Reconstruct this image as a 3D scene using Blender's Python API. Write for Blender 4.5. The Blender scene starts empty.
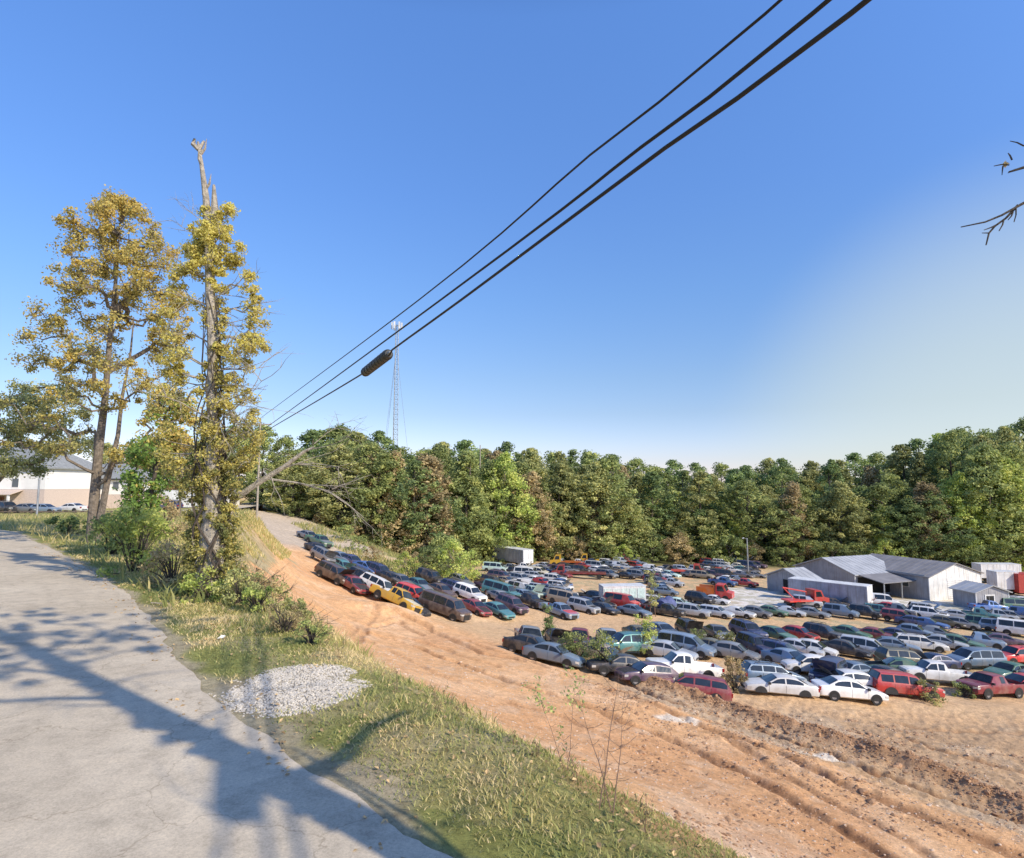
import bpy, math, random
import numpy as np
from mathutils import Vector, Matrix
PI = math.pi
rnd = random.Random(7)
S = bpy.context.scene
COL = S.collection
# ------------------------------------------------------------------ camera
CAMZ, F, HORY, CX, CY = 2.5, 600.0, 485.0, 512.0, 429.0
PITCH = math.atan((HORY - CY) / F)
cd = bpy.data.cameras.new('camera'); cam = bpy.data.objects.new('camera', cd); COL.objects.link(cam)
cam.location = (0, 0, CAMZ); cam.rotation_euler = (PI / 2 + PITCH, 0, 0)
cd.sensor_width = 36; cd.lens = F / 1024 * 36; cd.clip_end = 6000; cd.clip_start = 0.05
S.camera = cam
def ray(px, py):
    a = (px - CX) / F; b = (CY - py) / F
    y = math.cos(PITCH) - b * math.sin(PITCH); z = math.sin(PITCH) + b * math.cos(PITCH)
    return a / y, z / y          # per metre of world y
# ------------------------------------------------------------------ noise
def _h(i, j, s):
    n = (i.astype(np.int64) * 374761393 + j.astype(np.int64) * 668265263 + s * 974634777) & 0xffffffff
    n = ((n ^ (n >> 13)) * 1274126177) & 0xffffffff
    return ((n ^ (n >> 16)) & 0xffff) / 65535.0
def vnoise(x, y, s=0):
    x = np.asarray(x, float); y = np.asarray(y, float)
    i = np.floor(x); j = np.floor(y); fx = x - i; fy = y - j
    fx = fx * fx * (3 - 2 * fx); fy = fy * fy * (3 - 2 * fy)
    a = _h(i, j, s); b = _h(i + 1, j, s); c = _h(i, j + 1, s); d = _h(i + 1, j + 1, s)
    return (a * (1 - fx) + b * fx) * (1 - fy) + (c * (1 - fx) + d * fx) * fy
def fbm(x, y, s=0, o=4):
    r = 0; a = .5; t = 0
    for k in range(o):
        r = r + a * vnoise(x, y, s + k); t += a; a *= .5; x = np.asarray(x) * 2.03; y = np.asarray(y) * 2.03
    return r / t
def sm(t):
    t = np.clip(t, 0, 1); return t * t * (3 - 2 * t)
# ------------------------------------------------------------------ terrain
def nu(x, y): return .785 * x + .62 * y, -.62 * x + .785 * y
SN = (np.array([3.5, 4.3, 5.5, 8, 12, 16, 20, 24, 25, 27]) - 3.5) / 23.5
SZ = [0, .03, .12, .33, .58, .75, .84, .90, .90, 1.0]
_t = np.linspace(0, 1, 120); _k = np.exp(-(np.arange(-9, 10) / 4.5) ** 2); SNF = _t; SZF = np.convolve(np.pad(np.interp(_t, SN, SZ), 9, mode='edge'), _k / _k.sum(), 'valid'); SZF = SZF - SZF[0] * (1 - _t) ** 4; SZF[-1] = 1
def nbrow(u): return 3.5 + 16.5 * sm((u - 24) / 55)
def base_z(x, y):
    x = np.asarray(x, float); y = np.asarray(y, float)
    n, u = nu(x, y)
    nb = nbrow(u)
    fl = np.interp(n, [27, 36, 62, 96, 117, 150, 400], [-9.3, -10.8, -13.2, -14.8, -15.8, -16.5, -18])
    fl = fl + np.clip((u - 48) * .125, 0, 8) * (1 - sm((n - 36) / 22))
    fl = fl + 12 * sm((y - 128) / 110) * (.35 + .95 * sm((x - 30) / 90)) + 10 * sm((y - 118) / 60) * sm((-x + 5) / 40)
    z27 = np.minimum(-1.0, -9.3 + np.clip((u - 48) * .125, 0, 8.3))
    t = np.clip((n - nb) / (27 - nb), 0, 1)
    sl = z27 * np.interp(t, SNF, SZF)
    z = np.where(n < 27, sl, fl)
    plat = -1.2 * sm((u - 55) / 35)
    return np.where(n < nb, plat, np.minimum(z, plat + .0 * z) if False else z + plat * (1 - t) * (n < 27))
def at(px, py, zoff=0.0):
    kx, kz = ray(px, py)
    d = np.concatenate([np.arange(2, 60, .1), np.arange(60, 400, .3)])
    zr = CAMZ + kz * d; zt = base_z(kx * d, d) + zoff
    w = np.nonzero(zr < zt)[0]
    i = w[0] if len(w) else len(d) - 1
    dd = d[i]
    return Vector((kx * dd, dd, float(zt[i])))
def X(px, d): return ray(px, HORY)[0] * d
def Zt(py, d): return CAMZ + ray(CX, py)[1] * d
# ruts: (polyline px, depth, width, berm)
RUTS_PX = [([(395, 618), (430, 627), (480, 652), (520, 660)], .22, .5), ([(300, 600), (400, 640), (480, 672), (560, 700), (640, 728), (700, 752), (790, 800), (880, 858), (960, 900)], .30, .45),
           ([(370, 640), (470, 690), (560, 718), (650, 752)], .12, .4),
           ([(470, 640), (560, 672), (640, 700), (720, 735), (800, 785), (900, 840), (960, 880)], .16, .40),
           ([(352, 640), (368, 626), (395, 622), (425, 634)], .2, .4), ([(340, 655), (352, 628), (380, 614), (410, 622)], .14, .35),
           ([(905, 738), (940, 752), (1024, 775), (1080, 790)], .22, .35), ([(860, 712), (930, 728), (1024, 735)], .14, .4),
           ([(350, 618), (420, 640), (500, 668)], .14, .35), ([(560, 655), (660, 700), (700, 712), (760, 730), (860, 768), (940, 795), (1024, 822), (1100, 850)], .38, .5),
           ([(700, 725), (780, 752), (860, 790), (960, 830), (1040, 865)], .22, .5),
           ([(600, 690), (680, 716), (760, 745), (830, 775)], .14, .35)]
RUTS = [([at(*p) for p in pl], d, w) for pl, d, w in RUTS_PX]
BERM = [at(*p) for p in [(555, 648), (600, 664), (660, 690), (700, 702), (750, 718), (860, 752), (950, 783), (1024, 812), (1100, 840)]]
MOUND = at(372, 612)
def pdist(x, y, pl):
    best = np.full(x.shape, 1e9)
    for a, b in zip(pl[:-1], pl[1:]):
        dx, dy = b.x - a.x, b.y - a.y; L = dx * dx + dy * dy
        t = np.clip(((x - a.x) * dx + (y - a.y) * dy) / L, 0, 1)
        best = np.minimum(best, np.hypot(x - a.x - t * dx, y - a.y - t * dy))
    return best
def full_z(x, y):
    z = base_z(x, y); n, u = nu(x, y); nb = nbrow(u)
    rut = np.zeros_like(z)
    m = (n > 6) & (n < 60) & (u < 90) & (u > -30)
    if m.any():
        xm, ym = x[m], y[m]
        wx = xm + .5 * (fbm(xm * .5, ym * .5, 31, 3) - .5) * 2; wy = ym + .5 * (fbm(xm * .5, ym * .5, 37, 3) - .5) * 2
        dz = np.zeros_like(xm); rr = np.zeros_like(xm)
        for pl, d, w in RUTS:
            q = pdist(wx, wy, pl) / w
            f = .6 + .8 * fbm(xm * .35, ym * .35, 41, 2)
            q = np.abs(q * 1.7 - .55 * (fbm(xm * 3.1, ym * 3.1, 45, 2) - .5)); dz += -d * .62 * f * np.clip(1.5 - q * 1.1, 0, 1) + .16 * d * np.exp(-(q - 1.9) ** 2 * 1.5) * (.4 + 1.2 * vnoise(xm * 3, ym * 3, 5))
            rr = np.maximum(rr, np.clip(1.7 - q * 1.1, 0, 1) * np.clip(d * 4, .35, 1) * (.55 + .9 * fbm(xm * 2.6, ym * 2.6, 46, 3) * (fbm(xm * .4, ym * .4, 47, 2) > .36)))
        q = pdist(xm + .25 * (wx - xm), ym + .25 * (wy - ym), BERM)
        bz = np.exp(-(q / .75) ** 2) * (.45 + .55 * fbm(xm * 1.2, ym * 1.2, 3, 3))
        dz += bz * .80; rr = np.maximum(rr, .95 * np.exp(-(q / .75) ** 2))
        z[m] += dz; rut[m] = rr
    mo = np.hypot((x - MOUND.x) / 4.2, (y - MOUND.y) / 3.0); z = z + .95 * np.exp(-mo * mo * 1.3) * (.8 + .4 * fbm(x * .8, y * .8, 71, 3))
    sl = sm((n - nb - .6) / 2) * (1 - sm((u - 160) / 40))
    z = z + sl * ((fbm(x * .22, y * .22, 11, 4) - .5) * .40 + (fbm(x * 2.2, y * 2.2, 12, 3) - .5) * .05)
    rough = sl * sm((n - 22) / 5) * (1 - sm((y - 36) / 8))
    z = z + rough * (fbm(x * 4, y * 4, 17, 4) - .5) * .22
    gr = (1 - sl) * sm((n - 2.0) / .8)
    z = z + gr * (fbm(x * 1.1, y * 1.1, 14, 4) - .5) * .16
    return z, rut
# main road (right edge) and far side road
REDGE = [(12, -14.5), (7.0, -6.2), (4.6, -2.0), (2.3, 1.35), (-.45, 4.3), (-3.8, 7.65), (-6.65, 11.4), (-10.4, 15.8), (-14.9, 20.6), (-21, 26.8), (-29, 34), (-42, 38.5), (-62, 42), (-100, 43)]
def spline(pts, step):
    out = []
    P = [Vector(p) for p in pts]; P = [P[0] * 2 - P[1]] + P + [P[-1] * 2 - P[-2]]
    for i in range(1, len(P) - 2):
        k = max(2, int((P[i + 1] - P[i]).length / step))
        for j in range(k):
            t = j / k; a, b, c, d = P[i - 1:i + 3]
            out.append(.5 * ((2 * b) + (c - a) * t + (2 * a - 5 * b + 4 * c - d) * t * t + (3 * b - a - 3 * c + d) * t ** 3))
    out.append(P[-2]); return out
# ------------------------------------------------------------------ materials
def nt(name):
    m = bpy.data.materials.new(name); m.use_nodes = True; t = m.node_tree; t.nodes.clear()
    o = t.nodes.new('ShaderNodeOutputMaterial'); return m, t, o
def N(t, kind, **kw):
    n = t.nodes.new(kind)
    for k, v in kw.items():
        if k in n.inputs.keys() if isinstance(k, str) else False: n.inputs[k].default_value = v
        else: setattr(n, k, v)
    return n
def noise(t, scale, detail=4, coord='Object', rough=.6):
    c = t.nodes.new('ShaderNodeTexCoord'); n = t.nodes.new('ShaderNodeTexNoise')
    n.inputs['Scale'].default_value = scale; n.inputs['Detail'].default_value = detail; n.inputs['Roughness'].default_value = rough
    t.links.new(c.outputs[coord], n.inputs['Vector']); return n
def ramp(t, src, stops):
    r = t.nodes.new('ShaderNodeValToRGB'); e = r.color_ramp.elements
    e[0].position, e[0].color = stops[0][0], (*stops[0][1], 1); e[1].position, e[1].color = stops[-1][0], (*stops[-1][1], 1)
    for p, c in stops[1:-1]:
        q = e.new(p); q.color = (*c, 1)
    t.links.new(src, r.inputs[0]); return r
def mixc(t, a, b, fac, mode='MIX'):
    m = t.nodes.new('ShaderNodeMix'); m.data_type = 'RGBA'; m.blend_type = mode
    for v, i in ((fac, 0), (a, 6), (b, 7)):
        if hasattr(v, 'links') or isinstance(v, bpy.types.NodeSocket): t.links.new(v, m.inputs[i])
        elif i == 0: m.inputs[0].default_value = v
        else: m.inputs[i].default_value = (*v, 1)
    return m.outputs[2]
def simple(name, col, rough=.7, metal=0, nscale=3, amt=.25, bump=0, bscale=30, coat=0, streak=False):
    m, t, o = nt(name); p = t.nodes.new('ShaderNodeBsdfPrincipled')
    n = noise(t, nscale, 5)
    c2 = tuple(c * (1 - amt) for c in col); c3 = tuple(min(1, c * (1 + amt * .7)) for c in col)
    r = ramp(t, n.outputs[0], [(.3, c2), (.7, c3)])
    cc = r.outputs[0]
    if streak:      # rain streaks and rust running down the sheets
        tcn = t.nodes.new('ShaderNodeTexCoord'); mp = t.nodes.new('ShaderNodeMapping'); mp.inputs['Scale'].default_value = (3, 3, .25); t.links.new(tcn.outputs['Object'], mp.inputs[0])
        sn = t.nodes.new('ShaderNodeTexNoise'); sn.inputs['Scale'].default_value = 1.6; sn.inputs['Detail'].default_value = 6; t.links.new(mp.outputs[0], sn.inputs['Vector'])
        sr = ramp(t, sn.outputs[0], [(.5, (0, 0, 0)), (.78, (.7, .7, .7))]); cc = mixc(t, cc, tuple(c * .45 * k for c, k in zip(col, (1.15, .9, .7))), sr.outputs[0])
    t.links.new(cc, p.inputs['Base Color']); p.inputs['Roughness'].default_value = rough; p.inputs['Metallic'].default_value = metal
    p.inputs['Coat Weight'].default_value = coat
    if bump:
        n2 = noise(t, bscale, 6); b = t.nodes.new('ShaderNodeBump'); b.inputs['Strength'].default_value = bump; b.inputs['Distance'].default_value = .03
        t.links.new(n2.outputs[0], b.inputs['Height']); t.links.new(b.outputs[0], p.inputs['Normal'])
    t.links.new(p.outputs[0], o.inputs[0]); return m
_paint = {}
PAINT = {'white': (.80, .80, .79), 'silver': (.50, .53, .56), 'grey': (.22, .235, .25), 'black': (.022, .023, .027), 'navy': (.035, .055, .15), 'blue': (.07, .17, .42),
         'slate blue': (.20, .28, .38), 'teal': (.08, .25, .26), 'green': (.06, .16, .10), 'red': (.58, .04, .035), 'maroon': (.22, .025, .035), 'tan': (.38, .31, .22),
         'brown': (.085, .055, .045), 'purple': (.09, .05, .09), 'yellow': (.60, .36, .03), 'orange': (.62, .14, .02), 'olive': (.12, .115, .07), 'cream': (.66, .62, .48), 'mint': (.50, .68, .62)}
def paint(c):
    if c in _paint: return _paint[c]
    m, t, o = nt('paint_' + c.replace(' ', '_')); p = t.nodes.new('ShaderNodeBsdfPrincipled')
    col = PAINT[c]; n = noise(t, 1.7, 7, rough=.7)
    oi = t.nodes.new('ShaderNodeObjectInfo')
    f = ramp(t, n.outputs[0], [(.42, (0, 0, 0)), (.8, (.55, .55, .55))])
    dust = mixc(t, col, (.34, .27, .20), f.outputs[0])
    col = None
    v = t.nodes.new('ShaderNodeHueSaturation'); mr = t.nodes.new('ShaderNodeMapRange'); t.links.new(oi.outputs['Random'], mr.inputs[0]); mr.inputs[3].default_value = .75; mr.inputs[4].default_value = 1.25
    t.links.new(mr.outputs[0], v.inputs['Value']); t.links.new(dust, v.inputs['Color']); t.links.new(v.outputs[0], p.inputs['Base Color'])
    rr = ramp(t, n.outputs[0], [(.35, (.28,) * 3), (.75, (.6,) * 3)]); t.links.new(rr.outputs[0], p.inputs['Roughness'])
    p.inputs['Metallic'].default_value = .25 if c in ('silver', 'slate blue', 'grey', 'teal', 'blue', 'navy') else 0
    p.inputs['Coat Weight'].default_value = .35; p.inputs['Coat Roughness'].default_value = .15
    t.links.new(p.outputs[0], o.inputs[0]); _paint[c] = m; return m
M = {}
M['glass'] = simple('car_glass', (.022, .028, .034), .12, 0, 2, .5, coat=.4)
M['tyre'] = simple('tyre_rubber', (.025, .024, .023), .85, amt=.4)
M['rim'] = simple('wheel_rim', (.38, .38, .39), .4, .6)
M['trim'] = simple('black_trim', (.03, .03, .032), .6, amt=.4)
M['lamp'] = simple('headlight_lens', (.62, .64, .64), .15, .3, amt=.2, coat=.5)
M['tail'] = simple('tail_lens', (.32, .015, .015), .25, coat=.5)
M['engine'] = simple('engine_bay', (.05, .045, .042), .8, nscale=9, amt=.8, bump=.8, bscale=12)
M['bark'] = simple('bark', (.20, .165, .13), .95, nscale=9, amt=.5, bump=1, bscale=22)
M['bark_dark'] = simple('bark_dark', (.085, .068, .055), .95, nscale=6, amt=.5, bump=1, bscale=22)
M['drybark'] = simple('dry_stem_bark', (.22, .14, .10), .9, nscale=12, amt=.3)
M['deadwood'] = simple('dead_wood', (.38, .34, .28), .95, nscale=11, amt=.45, bump=1, bscale=30)
M['cable'] = simple('cable_black', (.012, .012, .014), .6, amt=.3)
M['galv'] = simple('galvanised_steel', (.36, .38, .40), .5, .6, amt=.25)
M['pole'] = simple('pole_wood', (.17, .13, .10), .9, nscale=5, amt=.4)
M['wwall'] = simple('white_sheet_wall', (.72, .72, .70), .6, nscale=.7, amt=.2, streak=True)
M['gwall'] = simple('grey_and_shaded_sheet_wall', (.36, .36, .38), .6, nscale=.7, amt=.25, streak=True)  # grey sheet, also the shade colour of hall side walls and shed gable
M['wroof'] = simple('pale_metal_roof', (.50, .50, .49), .45, .2, nscale=.5, amt=.22)
M['groof'] = simple('weathered_grey_roof', (.24, .23, .23), .65, nscale=.6, amt=.25)
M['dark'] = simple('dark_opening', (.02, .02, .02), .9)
M['shingle'] = simple('shingle_roof', (.26, .275, .28), .9, nscale=3, amt=.3)
M['siding'] = simple('white_siding', (.78, .77, .74), .7, nscale=1, amt=.08)
M['brick'] = simple('tan_brick', (.60, .49, .42), .9, nscale=12, amt=.25)
M['window'] = simple('window_glass', (.10, .12, .14), .1, nscale=1)
M['trailer'] = simple('trailer_grey_and_shade', (.40, .43, .50), .45, .2, nscale=.8, amt=.3, streak=True)  # grey trailer paint, also the shade colour of the white box trailer's side
M['trailer_white'] = simple('trailer_white', (.74, .75, .75), .45, nscale=.8, amt=.2, streak=True)
M['stone'] = simple('gravel_stone', (.58, .53, .45), .9, nscale=30, amt=.4)
M['tanstone'] = simple('tan_stone', (.60, .46, .34), .95, nscale=2, amt=.35)
M['clod'] = simple('dirt_clod', (.42, .25, .14), .95, nscale=2, amt=.35, bump=.6, bscale=30)
M['rust'] = simple('rusty_steel', (.20, .085, .045), .85, nscale=4, amt=.5)
M['shell'] = simple('closure_shell', (.05, .055, .055), .6, nscale=8, amt=.4)
LEAFK = 3.1
def leafmat(name, stops, trans=.42):
    m, t, o = nt(name)
    a = t.nodes.new('ShaderNodeAttribute'); a.attribute_name = 'tint'
    oi = t.nodes.new('ShaderNodeObjectInfo')
    stops = [(p_, tuple(min(.8, v_ * LEAFK + .012) for v_ in c_)) for p_, c_ in stops]
    r = ramp(t, a.outputs['Fac'], stops)
    h = t.nodes.new('ShaderNodeHueSaturation'); mr = t.nodes.new('ShaderNodeMapRange'); t.links.new(oi.outputs['Random'], mr.inputs[0])
    mr.inputs[3].default_value = .80; mr.inputs[4].default_value = 1.2; t.links.new(mr.outputs[0], h.inputs['Value']); t.links.new(r.outputs[0], h.inputs['Color'])
    d = t.nodes.new('ShaderNodeBsdfPrincipled'); d.inputs['Roughness'].default_value = .6; d.inputs['Specular IOR Level'].default_value = .25
    tr = t.nodes.new('ShaderNodeBsdfTranslucent'); mx = t.nodes.new('ShaderNodeMixShader'); mx.inputs[0].default_value = trans
    t.links.new(h.outputs[0], d.inputs['Base Color']); t.links.new(h.outputs[0], tr.inputs[0])
    t.links.new(d.outputs[0], mx.inputs[1]); t.links.new(tr.outputs[0], mx.inputs[2]); t.links.new(mx.outputs[0], o.inputs[0]); return m
M['lf_green'] = leafmat('leaf_green', [(0, (.05, .064, .024)), (.5, (.112, .132, .045)), (1, (.20, .205, .07))])
M['lf_dark'] = leafmat('leaf_dark_green', [(0, (.04, .060, .025)), (.5, (.085, .115, .042)), (1, (.15, .175, .06))])
M['lf_olive'] = leafmat('leaf_olive', [(0, (.065, .075, .03)), (.5, (.14, .145, .055)), (1, (.23, .215, .085))])
M['lf_brown'] = leafmat('leaf_brown', [(0, (.09, .075, .04)), (.5, (.17, .135, .07)), (1, (.25, .20, .10))])
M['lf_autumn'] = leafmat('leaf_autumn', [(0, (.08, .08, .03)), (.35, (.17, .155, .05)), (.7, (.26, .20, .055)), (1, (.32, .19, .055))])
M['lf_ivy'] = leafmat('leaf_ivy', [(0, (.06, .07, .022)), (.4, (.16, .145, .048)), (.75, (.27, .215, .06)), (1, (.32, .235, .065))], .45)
M['lf_bright'] = leafmat('leaf_bright', [(0, (.08, .11, .03)), (.5, (.18, .21, .05)), (1, (.33, .32, .08))])
M['grass'] = leafmat('grass_blades', [(0, (.07, .082, .026)), (.4, (.125, .125, .042)), (.7, (.195, .165, .07)), (1, (.25, .20, .11))], .4)
M['drystem'] = leafmat('dry_stems', [(0, (.07, .045, .025)), (1, (.26, .18, .09))], .2)
def ground_mat():
    m, t, o = nt('ground_soil_and_grass'); p = t.nodes.new('ShaderNodeBsdfPrincipled'); p.inputs['Roughness'].default_value = .95; p.inputs['Specular IOR Level'].default_value = .15
    a = t.nodes.new('ShaderNodeVertexColor'); a.layer_name = 'Col'
    n1 = noise(t, 2.2, 8, rough=.7); n2 = noise(t, 11, 9, rough=.8)
    r1 = ramp(t, n1.outputs[0], [(.28, (.70, .68, .66)), (.72, (1.25, 1.25, 1.24))])
    r2 = ramp(t, n2.outputs[0], [(.3, (.42, .38, .34)), (.50, (1, 1, 1)), (.72, (1.35, 1.35, 1.33))])
    c = mixc(t, a.outputs[0], r1.outputs[0], 1, 'MULTIPLY'); c = mixc(t, c, r2.outputs[0], .75, 'MULTIPLY')
    t.links.new(c, p.inputs['Base Color'])
    b = t.nodes.new('ShaderNodeBump'); b.inputs['Strength'].default_value = 1; b.inputs['Distance'].default_value = .07
    n3 = noise(t, 7, 10, rough=.78); t.links.new(n3.outputs[0], b.inputs['Height']); t.links.new(b.outputs[0], p.inputs['Normal'])
    t.links.new(p.outputs[0], o.inputs[0]); return m
def road_mat():
    m, t, o = nt('weathered_asphalt'); p = t.nodes.new('ShaderNodeBsdfPrincipled'); p.inputs['Roughness'].default_value = 1; p.inputs['Specular IOR Level'].default_value = .03
    n1 = noise(t, .45, 6, rough=.65); n2 = noise(t, 42, 6, rough=.85); n3 = noise(t, 3.5, 9, rough=.75)
    r1 = ramp(t, n1.outputs[0], [(.3, (.46, .395, .30)), (.5, (.55, .475, .365)), (.72, (.64, .56, .435))])
    r2 = ramp(t, n2.outputs[0], [(.3, (.62, .61, .6)), (.5, (1, 1, 1)), (.72, (1.30, 1.28, 1.25))])
    r3 = ramp(t, n3.outputs[0], [(.32, (.78, .78, .78)), (.5, (1, 1, 1)), (.7, (1.14, 1.13, 1.11))])
    c = mixc(t, r1.outputs[0], r2.outputs[0], .8, 'MULTIPLY'); c = mixc(t, c, r3.outputs[0], 1, 'MULTIPLY')
    # thin cracks along warped cell borders
    v = t.nodes.new('ShaderNodeTexVoronoi'); v.feature = 'DISTANCE_TO_EDGE'; v.inputs['Scale'].default_value = .55
    tc = t.nodes.new('ShaderNodeTexCoord'); wn = noise(t, 1.6, 5); ad = t.nodes.new('ShaderNodeMix'); ad.data_type = 'RGBA'; ad.blend_type = 'LINEAR_LIGHT'; ad.inputs[0].default_value = .35
    t.links.new(tc.outputs['Object'], ad.inputs[6]); t.links.new(wn.outputs[1], ad.inputs[7]); t.links.new(ad.outputs[2], v.inputs['Vector'])
    cr = ramp(t, v.outputs['Distance'], [(0, (.62, .6, .58)), (.006, (1, 1, 1))]); 
    c = mixc(t, c, cr.outputs[0], .7, 'MULTIPLY')
    t.links.new(c, p.inputs['Base Color'])
    b = t.nodes.new('ShaderNodeBump'); b.inputs['Strength'].default_value = .35; b.inputs['Distance'].default_value = .008
    t.links.new(n2.outputs[0], b.inputs['Height']); t.links.new(b.outputs[0], p.inputs['Normal'])
    t.links.new(p.outputs[0], o.inputs[0]); return m
# ------------------------------------------------------------------ mesh helpers
class MB:
    def __init__(s): s.v = []; s.f = []; s.m = []; s.k = 0
    def mat(s, k): s.k = k; return s
    def face(s, pts):
        i = len(s.v); s.v += [tuple(p) for p in pts]; s.f.append(list(range(i, i + len(pts)))); s.m.append(s.k)
    def add(s, vs, fs):
        i = len(s.v); s.v += [tuple(p) for p in vs]
        for f in fs: s.f.append([i + q for q in f]); s.m.append(s.k)
    def box(s, x0, x1, y0, y1, z0, z1):
        v = [(x, y, z) for z in (z0, z1) for y in (y0, y1) for x in (x0, x1)]
        s.add(v, [(0, 2, 3, 1), (4, 5, 7, 6), (0, 1, 5, 4), (2, 6, 7, 3), (0, 4, 6, 2), (1, 3, 7, 5)])
    def tube(s, pts, rad, n=6, cap=True):
        pts = [Vector(p) for p in pts]
        if not hasattr(rad, '__len__'): rad = [rad] * len(pts)
        vs = []; fs = []; up = Vector((.13, .21, .97)).normalized()
        for i, p in enumerate(pts):
            d = (pts[min(i + 1, len(pts) - 1)] - pts[max(i - 1, 0)])
            d = d.normalized() if d.length > 1e-9 else Vector((0, 0, 1))
            a = d.cross(up)
            if a.length < .05: a = d.cross(Vector((1, 0, 0)))
            a.normalize(); b = d.cross(a)
            for k in range(n):
                q = 2 * PI * k / n; vs.append(p + (a * math.cos(q) + b * math.sin(q)) * rad[i])
        for i in range(len(pts) - 1):
            for k in range(n):
                fs.append((i * n + k, i * n + (k + 1) % n, (i + 1) * n + (k + 1) % n, (i + 1) * n + k))
        if cap: fs.append(tuple(range(n - 1, -1, -1))); fs.append(tuple((len(pts) - 1) * n + k for k in range(n)))
        s.add(vs, fs)
    def disc(s, c, r0, r1, y0, y1, n=14):   # wheel-like ring along local y
        vs = []; fs = []
        for (r, y) in ((r0, y0), (r1, y0), (r1, y1), (r0, y1)):
            for k in range(n):
                q = 2 * PI * k / n; vs.append((c[0] + r * math.cos(q), c[1] + y, c[2] + r * math.sin(q)))
        for j in range(4 if r0 > 0 else 3):
            for k in range(n):
                a = j * n; b = ((j + 1) % 4) * n; fs.append((a + k, a + (k + 1) % n, b + (k + 1) % n, b + k))
        s.add(vs, fs)
    def mesh(s, name, mats, smooth=None):
        me = bpy.data.meshes.new(name); me.from_pydata(s.v, [], s.f)
        for m in (mats if isinstance(mats, (list, tuple)) else [mats]): me.materials.append(m)
        if len(me.materials) > 1: me.polygons.foreach_set('material_index', s.m)
        if smooth:
            import bmesh
            bm = bmesh.new(); bm.from_mesh(me); bmesh.ops.remove_doubles(bm, verts=bm.verts, dist=.0005); bmesh.ops.recalc_face_normals(bm, faces=bm.faces); bm.to_mesh(me); bm.free()
            me.polygons.foreach_set('use_smooth', [True] * len(me.polygons)); me.set_sharp_from_angle(angle=math.radians(smooth))
        me.update(); return me
    def build(s, name, mats, parent=None, smooth=None, **kw): return link(name, s.mesh(name, mats, smooth), parent, **kw)
def link(name, me, parent=None, label=None, cat=None, group=None, kind=None):
    o = bpy.data.objects.new(name, me); COL.objects.link(o)
    if parent: o.parent = parent
    tag(o, label, cat, group, kind); return o
def tag(o, label=None, cat=None, group=None, kind=None):
    if label: o['label'] = label
    if cat: o['category'] = cat
    if group: o['group'] = group
    if kind: o['kind'] = kind
def empty(name, loc=(0, 0, 0), rz=0, label=None, cat=None, group=None):
    o = bpy.data.objects.new(name, None); COL.objects.link(o); o.location = loc; o.rotation_euler = (0, 0, rz); o.empty_display_size = .3
    tag(o, label, cat, group); return o
def npmesh(name, V, Fc, mats, tint=None, smooth=False):
    """V (n,3), Fc (m,k) int"""
    me = bpy.data.meshes.new(name); k = Fc.shape[1]
    me.vertices.add(len(V)); me.vertices.foreach_set('co', V.astype(np.float32).ravel())
    me.loops.add(Fc.size); me.loops.foreach_set('vertex_index', Fc.astype(np.int32).ravel())
    me.polygons.add(len(Fc)); me.polygons.foreach_set('loop_start', np.arange(0, Fc.size, k, dtype=np.int32))
    me.polygons.foreach_set('use_smooth', np.full(len(Fc), smooth))
    if tint is not None:
        a = me.attributes.new('tint', 'FLOAT', 'POINT'); a.data.foreach_set('value', tint.astype(np.float32))
    me.materials.append(mats); me.update(calc_edges=True); return me
def leaf_quads(C, Nn, size, tint, rng, asp=.62):
    """leaf-like rhombic quads, one per centre"""
    n = len(C); Nn = Nn / np.maximum(np.linalg.norm(Nn, axis=1, keepdims=True), 1e-6)
    r = rng.normal(size=(n, 3)); A = np.cross(Nn, r); A /= np.maximum(np.linalg.norm(A, axis=1, keepdims=True), 1e-6); B = np.cross(Nn, A)
    s = size.reshape(-1, 1) * .5
    V = np.stack([C - A * s, C + B * s * asp - A * s * .1 + Nn * s * .25, C + A * s, C - B * s * asp - A * s * .1 + Nn * s * .25], 1).reshape(-1, 3)
    return V, np.arange(4 * n).reshape(n, 4), np.repeat(tint, 4)
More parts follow.
